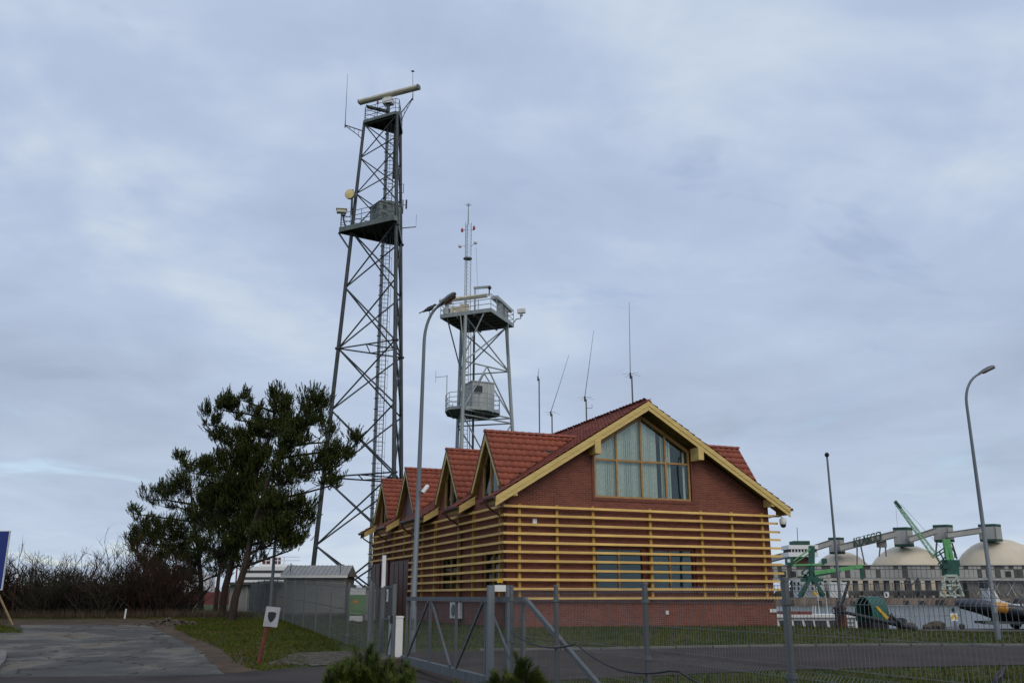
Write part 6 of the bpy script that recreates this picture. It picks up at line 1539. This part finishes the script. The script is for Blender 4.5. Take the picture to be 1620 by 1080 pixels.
# domes
def dome(u, v, Rpx, dd, label):
    c = ray(u, v, TD+dd); s = (TD+dd)/1494*1.0; Rm = Rpx*s; zc = c.z-Rm
    o = empty('storage_dome', (c.x, TD+dd, ZQ), label, 'dome', 'cream storage domes')
    hb = max(ZQ-zc, -Rm*.98); a0 = math.asin(hb/Rm); prof = [(Rm*math.cos(a0+(math.pi/2-a0)*k/20), Rm*math.sin(a0+(math.pi/2-a0)*k/20)) for k in range(20)]+[(.3, Rm)]
    if zc+prof[0][1] > ZQ: prof = [(prof[0][0], ZQ-zc)]+prof
    MB().lathe((c.x, TD+dd, zc), prof, 56).build('shell', 'dome_cream', o, smooth=True)
    mb = MB()
    for k in range(28):
        an_ = 2*math.pi*k/28; pts = [Vector((c.x+r*1.002*math.cos(an_), TD+dd+r*1.002*math.sin(an_), zc+h*1.002)) for r, h in prof[2:-2:3]]; mb.tube(pts, .05, 3, caps=False)
    mb.build('seam', 'dome_cream', o); return o
dome(1330, 872, 46, 70, 'smallest cream dome, behind the control tower')
dome(1432, 862, 62, 70, 'cream dome in the middle, behind the pale lattice crane')
dome(1576, 852, 70, 66, 'biggest cream dome, behind the lawn street lamp')
def head_house(u0, u1, v0, v1, dd, label, us=None):
    a, b = ray(u0, v1, TD+dd), ray(u1, v0, TD+dd); h = b.z-a.z; w = b.x-a.x
    o = empty('transfer_house', ((a.x+b.x)/2, TD+dd, a.z), label, 'building', 'transfer houses on the conveyor line')
    um = a.x+w*.55; P = [(a.x, TD+dd), (um, TD+dd-w*.35), (b.x, TD+dd), (b.x-w*.45, TD+dd+w*.6)]
    MB().prism([(x, y, a.z) for x, y in P], (0, 0, h*.84)).build('wall', 'term_light', o)
    MB().prism([(x, y-.1, a.z+h*.842) for x, y in P], (0, 0, h*.16)).build('roof_band', 'green_roof', o); MB().prism([(x, y-.06, a.z-h*.08) for x, y in P], (0, 0, h*.14)).build('base_band', 'green_roof', o)
    MB().bar((um, TD+dd-w*.35-.1, a.z), (um, TD+dd-w*.35-.1, b.z-h*.16), .25).build('corner_strip', 'term_grey', o); return o
head_house(1312, 1335, 850, 874, 60, 'transfer house atop the smallest dome')
head_house(1415, 1443, 834, 862, 60, 'transfer house atop the middle dome')
h3 = head_house(1478, 1507, 830, 855, 60, 'transfer house on a steel trestle between two domes')
for u, u2 in ((1482, 1476), (1503, 1510)): MB().bar(ray(u, 856, TD+60), ray(u2, 943, TD+60), .6).build('trestle_leg', 'term_grey', h3)
head_house(1550, 1583, 829, 854, 56, 'transfer house atop the biggest dome')
def conv(u0, v0, u1, v1, dd, label, th=7.5):
    a, b = ray(u0, v0, TD+dd), ray(u1, v1, TD+dd); o = empty('conveyor_gallery', ((a.x+b.x)/2, TD+dd, min(a.z, b.z)), label, 'conveyor', 'sloping conveyor galleries'); t = th*.29
    MB().bar(a, b, 3.0, t).build('gallery', 'term_light', o); MB().bar(a+Vector((0, -.4, -t*.62)), b+Vector((0, -.4, -t*.62)), 3.2, t*.24).build('truss', 'term_grey', o); MB().bar(a+Vector((0, -.2, t*.55)), b+Vector((0, -.2, t*.55)), 3.3, t*.12).build('roof_sheet', 'term_grey', o); return o
conv(1190, 891, 1252, 875, 56, 'conveyor gallery rising to the control tower')
conv(1288, 866, 1313, 858, 56, 'short conveyor gallery between control tower and smallest dome')
c2 = conv(1327, 866, 1416, 844, 55, 'conveyor gallery carrying the green lettering', 8.5)
conv(1437, 853, 1480, 839, 55, 'conveyor gallery passing behind the lattice crane boom')
conv(1497, 846, 1553, 838, 54, 'conveyor gallery reaching the biggest dome')
for (u, v), (u2, v2) in (((1356, 866), (1356, 897)), ((1362, 864), (1369, 897)), ((1393, 858), (1391, 880)), ((1400, 856), (1402, 880))): MB().bar(ray(u, v, TD+55), ray(u2, v2, TD+55), .5).build('trestle_leg', 'term_grey', c2)
a, b = tbox(1391, 1402, 853, 865, 54, 57); MB().box(a, b).build('junction_box', 'term_grey', c2)
# lettering on the conveyor
fc = bpy.data.curves.new('lettering', 'FONT'); fc.body = 'KLASCO'; fc.size = 1; fc.extrude = .04; fc.align_x = 'LEFT'; fc.space_character = .92
fo = bpy.data.objects.new('lettering_tmp', fc); COL.objects.link(fo)
dg = bpy.context.evaluated_depsgraph_get(); me = bpy.data.meshes.new_from_object(fo.evaluated_get(dg)); bpy.data.objects.remove(fo)
co = np.array([v.co for v in me.vertices]); p0, p1 = ray(1352, 865, TD+52.8), ray(1395, 854, TD+52.8); wd = (p1-p0).length; ex = (p1-p0).normalized(); h = 4.2
sx_ = wd/(co[:, 0].max()-co[:, 0].min()); sz_ = h/(co[:, 1].max()-co[:, 1].min())
nm = [p0+ex*(c[0]-co[:, 0].min())*sx_+Vector((0, 0, 1))*(c[1]-co[:, 1].min())*sz_+Vector((0, -c[2]*5, 0)) for c in co]
rel = c2.location
for v, q in zip(me.vertices, nm): v.co = q-rel
me.materials.clear(); me.materials.append(M['green_roof']); lo_ = bpy.data.objects.new('lettering', me); COL.objects.link(lo_); lo_.parent = c2
mb = MB(); mb.bar(p0+Vector((0, .3, 0)), p1+Vector((0, .3, 0)), .2); mb.bar(p0+Vector((0, .3, 3.9)), p1+Vector((0, .3, 3.9)), .2)
for t in (0, .25, .5, .75, 1): q = p0.lerp(p1, t)+Vector((0, .3, 0)); mb.bar(q, q+Vector((0, 0, 3.9)), .2)
mb.build('letter_frame', 'term_grey', c2)
# control tower
a, b = tbox(1262, 1283, 878, 945, 40, 45); ct = empty('control_tower', ((a[0]+b[0])/2, TD+42, ZQ), 'harbour control tower with white observation floors on a brown shaft', 'tower')
MB().box((a[0], a[1], ZQ), b).build('shaft', 'brick_far', ct)
a, b = tbox(1248, 1294, 873, 880, 37, 49); MB().box(a, b).build('lower_floor', 'white_paint', ct)
a, b = tbox(1250, 1292, 868, 873, 37.6, 48); MB().box(a, b).build('window_band', 'dark_room', ct)
for u in np.arange(1252, 1291, 5): a, b = tbox(u, u+.8, 868, 873, 37.3, 37.59); MB().box(a, b).build('mullion', 'white_paint', ct)
a, b = tbox(1248, 1294, 861.5, 868, 37, 49); MB().box(a, b).build('upper_floor', 'white_paint', ct)
a, b = tbox(1256, 1281, 855, 861, 39, 46); MB().box(a, b).build('roof_room', 'green_roof', ct)
p = t_(1262, 856, 42); MB().tube([p, t_(1261, 834, 42)], .15, 6).build('mast', 'lamp_grey', ct)
# dark green crane
c1 = empty('portal_crane', (t_(1284, 943).x, TD+4, ZQ), 'dark green portal crane with boxes at both beam ends and lowered boom', 'crane')
def cb(u0, v0, u1, v1, w, name, m, dd=4, h=None): return MB().bar(t_(u0, v0, dd), t_(u1, v1, dd), w, h or w).build(name, m, c1)
cb(1284, 863, 1284, 912, 2.0, 'column', 'crane_dark'); cb(1284, 912, 1284, 920, 4.6, 'slewing_house', 'crane_dark')
for s in (-1, 1):
    cb(1284+s*3, 916, 1284+s*20, 943, 1.3, 'portal_leg', 'crane_dark', 2); cb(1284+s*3, 916, 1284+s*16, 943, 1.1, 'portal_leg', 'crane_dark', 9)
cb(1267, 917, 1302, 917, 1.2, 'portal_beam', 'crane_dark', 3)
cb(1247, 893.5, 1304, 892, .7, 'cross_beam', 'crane_light', 3); cb(1247, 892, 1282, 868, .5, 'stay', 'crane_light', 3); cb(1256, 891, 1283, 874, .4, 'stay', 'crane_light', 5)
w_ = cb(1243.5, 887, 1253, 887, 3.2, 'counterweight', 'crane_dark', 3, 3.0); a, b = tbox(1246, 1250, 884, 889, 1.2, 1.35); MB().box(a, b).build('emblem', 'white_paint', w_)
cb(1301, 887, 1307, 887, 2.4, 'counterweight', 'crane_dark', 3, 2.0)
cb(1288, 906, 1364, 895, 1.2, 'boom', 'crane_light', 3, 1.5); cb(1288, 911, 1330, 903, .8, 'boom_tie', 'crane_dark', 3); cb(1331, 898, 1338, 902, .7, 'boom_end', 'crane_dark', 3); cb(1362, 895, 1364, 916, 1.0, 'grab', 'crane_dark', 3)
for (u0, v0), (u1, v1) in (((1268, 906), (1282, 890)), ((1270, 914), (1283, 900)), ((1268, 906), (1282, 914)), ((1262, 912), (1276, 912))): cb(u0, v0, u1, v1, .6, 'lattice', 'crane_dark', 4)
p = t_(1290, 938, 1); MB().lathe(p, [(.3, 0), (.85, .05), (.85, .4), (.3, .45)], 18, (0, 1, 0)).build('cable_reel', 'yellow_paint', c1)
# pale lattice crane
c3 = empty('portal_crane', (t_(1507, 943).x, TD+5, ZQ), 'light green portal crane with raised lattice boom', 'crane')
def cc_(u0, v0, u1, v1, w, name, m='crane_light', dd=5, h=None): return MB().bar(t_(u0, v0, dd), t_(u1, v1, dd), w, h or w).build(name, m, c3)
A0, A1 = t_(1481, 880, 5), t_(1417, 793, 5); u_ = (A1-A0).normalized(); pn = Vector((u_.z, 0, -u_.x)); nb = 22
for so, y in ((-1, 0), (1, 0), (-1, 1.2), (1, 1.2)): MB().bar(A0+pn*so*.95+Vector((0, y, 0)), A1+pn*so*.35+Vector((0, y, 0)), .26).build('boom_chord', 'crane_light', c3)
mb = MB()
for k in range(nb):
    t0, t1 = k/nb, (k+1)/nb; s = 1 if k % 2 else -1
    for y in (0, 1.2): mb.bar(A0.lerp(A1, t0)+pn*s*(.95-.6*t0)+Vector((0, y, 0)), A0.lerp(A1, t1)-pn*s*(.95-.6*t1)+Vector((0, y, 0)), .16)
mb.build('boom_lacing', 'crane_pale', c3)
cc_(1416, 792, 1425, 803, .9, 'boom_tip', 'green_roof'); cc_(1425, 797, 1489, 866, .10, 'stay_rope', 'lamp_grey'); cc_(1417, 797, 1420, 838, .08, 'hoist_rope', 'lamp_grey')
for (a, b) in (((1494, 852), (1500, 892)), ((1499, 852), (1507, 892))): cc_(*a, *b, 1.4, 'mast_leg')
for (a, b) in (((1497, 855), (1510, 872)), ((1510, 872), (1511, 882)), ((1506, 858), (1514, 884))): cc_(*a, *b, .5, 'mast_stay', 'term_dark')
for (a, b) in (((1481, 880), (1497, 870)), ((1477, 878), (1494, 866)), ((1481, 880), (1490, 895)), ((1486, 872), (1497, 892)), ((1484, 892), (1498, 878))): cc_(*a, *b, .45, 'boom_foot', 'crane_dark')
a, b = tbox(1500, 1518, 885, 896, 2.5, 8); MB().box(a, b).build('machinery_house', 'crane_dark', c3); a, b = tbox(1493, 1502, 892, 899, 2.2, 5); MB().box(a, b).build('cab', 'green_roof', c3)
cc_(1503, 896, 1504, 910, 5.0, 'turntable', 'crane_dark')
for s in (-1, 1):
    for y in (2, 9): cc_(1504+s*8, 909, 1506+s*19, 943, .55, 'portal_leg', 'crane_pale' if y == 2 else 'crane_light', y)
for v, e in ((910, 9), (925, 14), (941, 18)): cc_(1505-e, v, 1505+e, v, .7 if v > 911 else .9, 'portal_beam', 'crane_pale', 2)
for s in (-1, 1): cc_(1505+s*9, 911, 1505-s*2, 925, .45, 'portal_brace', 'crane_pale', 2); cc_(1505+s*14, 926, 1505-s*2, 941, .45, 'portal_brace', 'crane_pale', 2)
MB().lathe(t_(1504, 931, 1), [(.3, 0), (.8, .05), (.8, .4), (.3, .45)], 16, (0, 1, 0)).build('cable_reel', 'crane_pale', c3)
# grey portal frame with cables, between the cranes
c4 = empty('loading_arm', (t_(1440, 943).x, TD+6, ZQ), 'dark hanging loading arm with looped hose under the gallery', 'loading arm')
for (a, b) in (((1440, 918), (1444, 943)), ((1434, 922), (1440, 914)), ((1441, 926), (1452, 915)), ((1452, 913), (1456, 943))): MB().bar(t_(*a, 8), t_(*b, 8), .5).build('arm', 'term_dark', c4)
MB().tube([t_(1440, 915, 8), t_(1435, 914, 8), t_(1432, 920, 8), t_(1434, 930, 8)], .2, 6).build('hose', 'black', c4)
for o in list(bpy.data.objects):
    if '_local' in o.keys(): del o['_local']
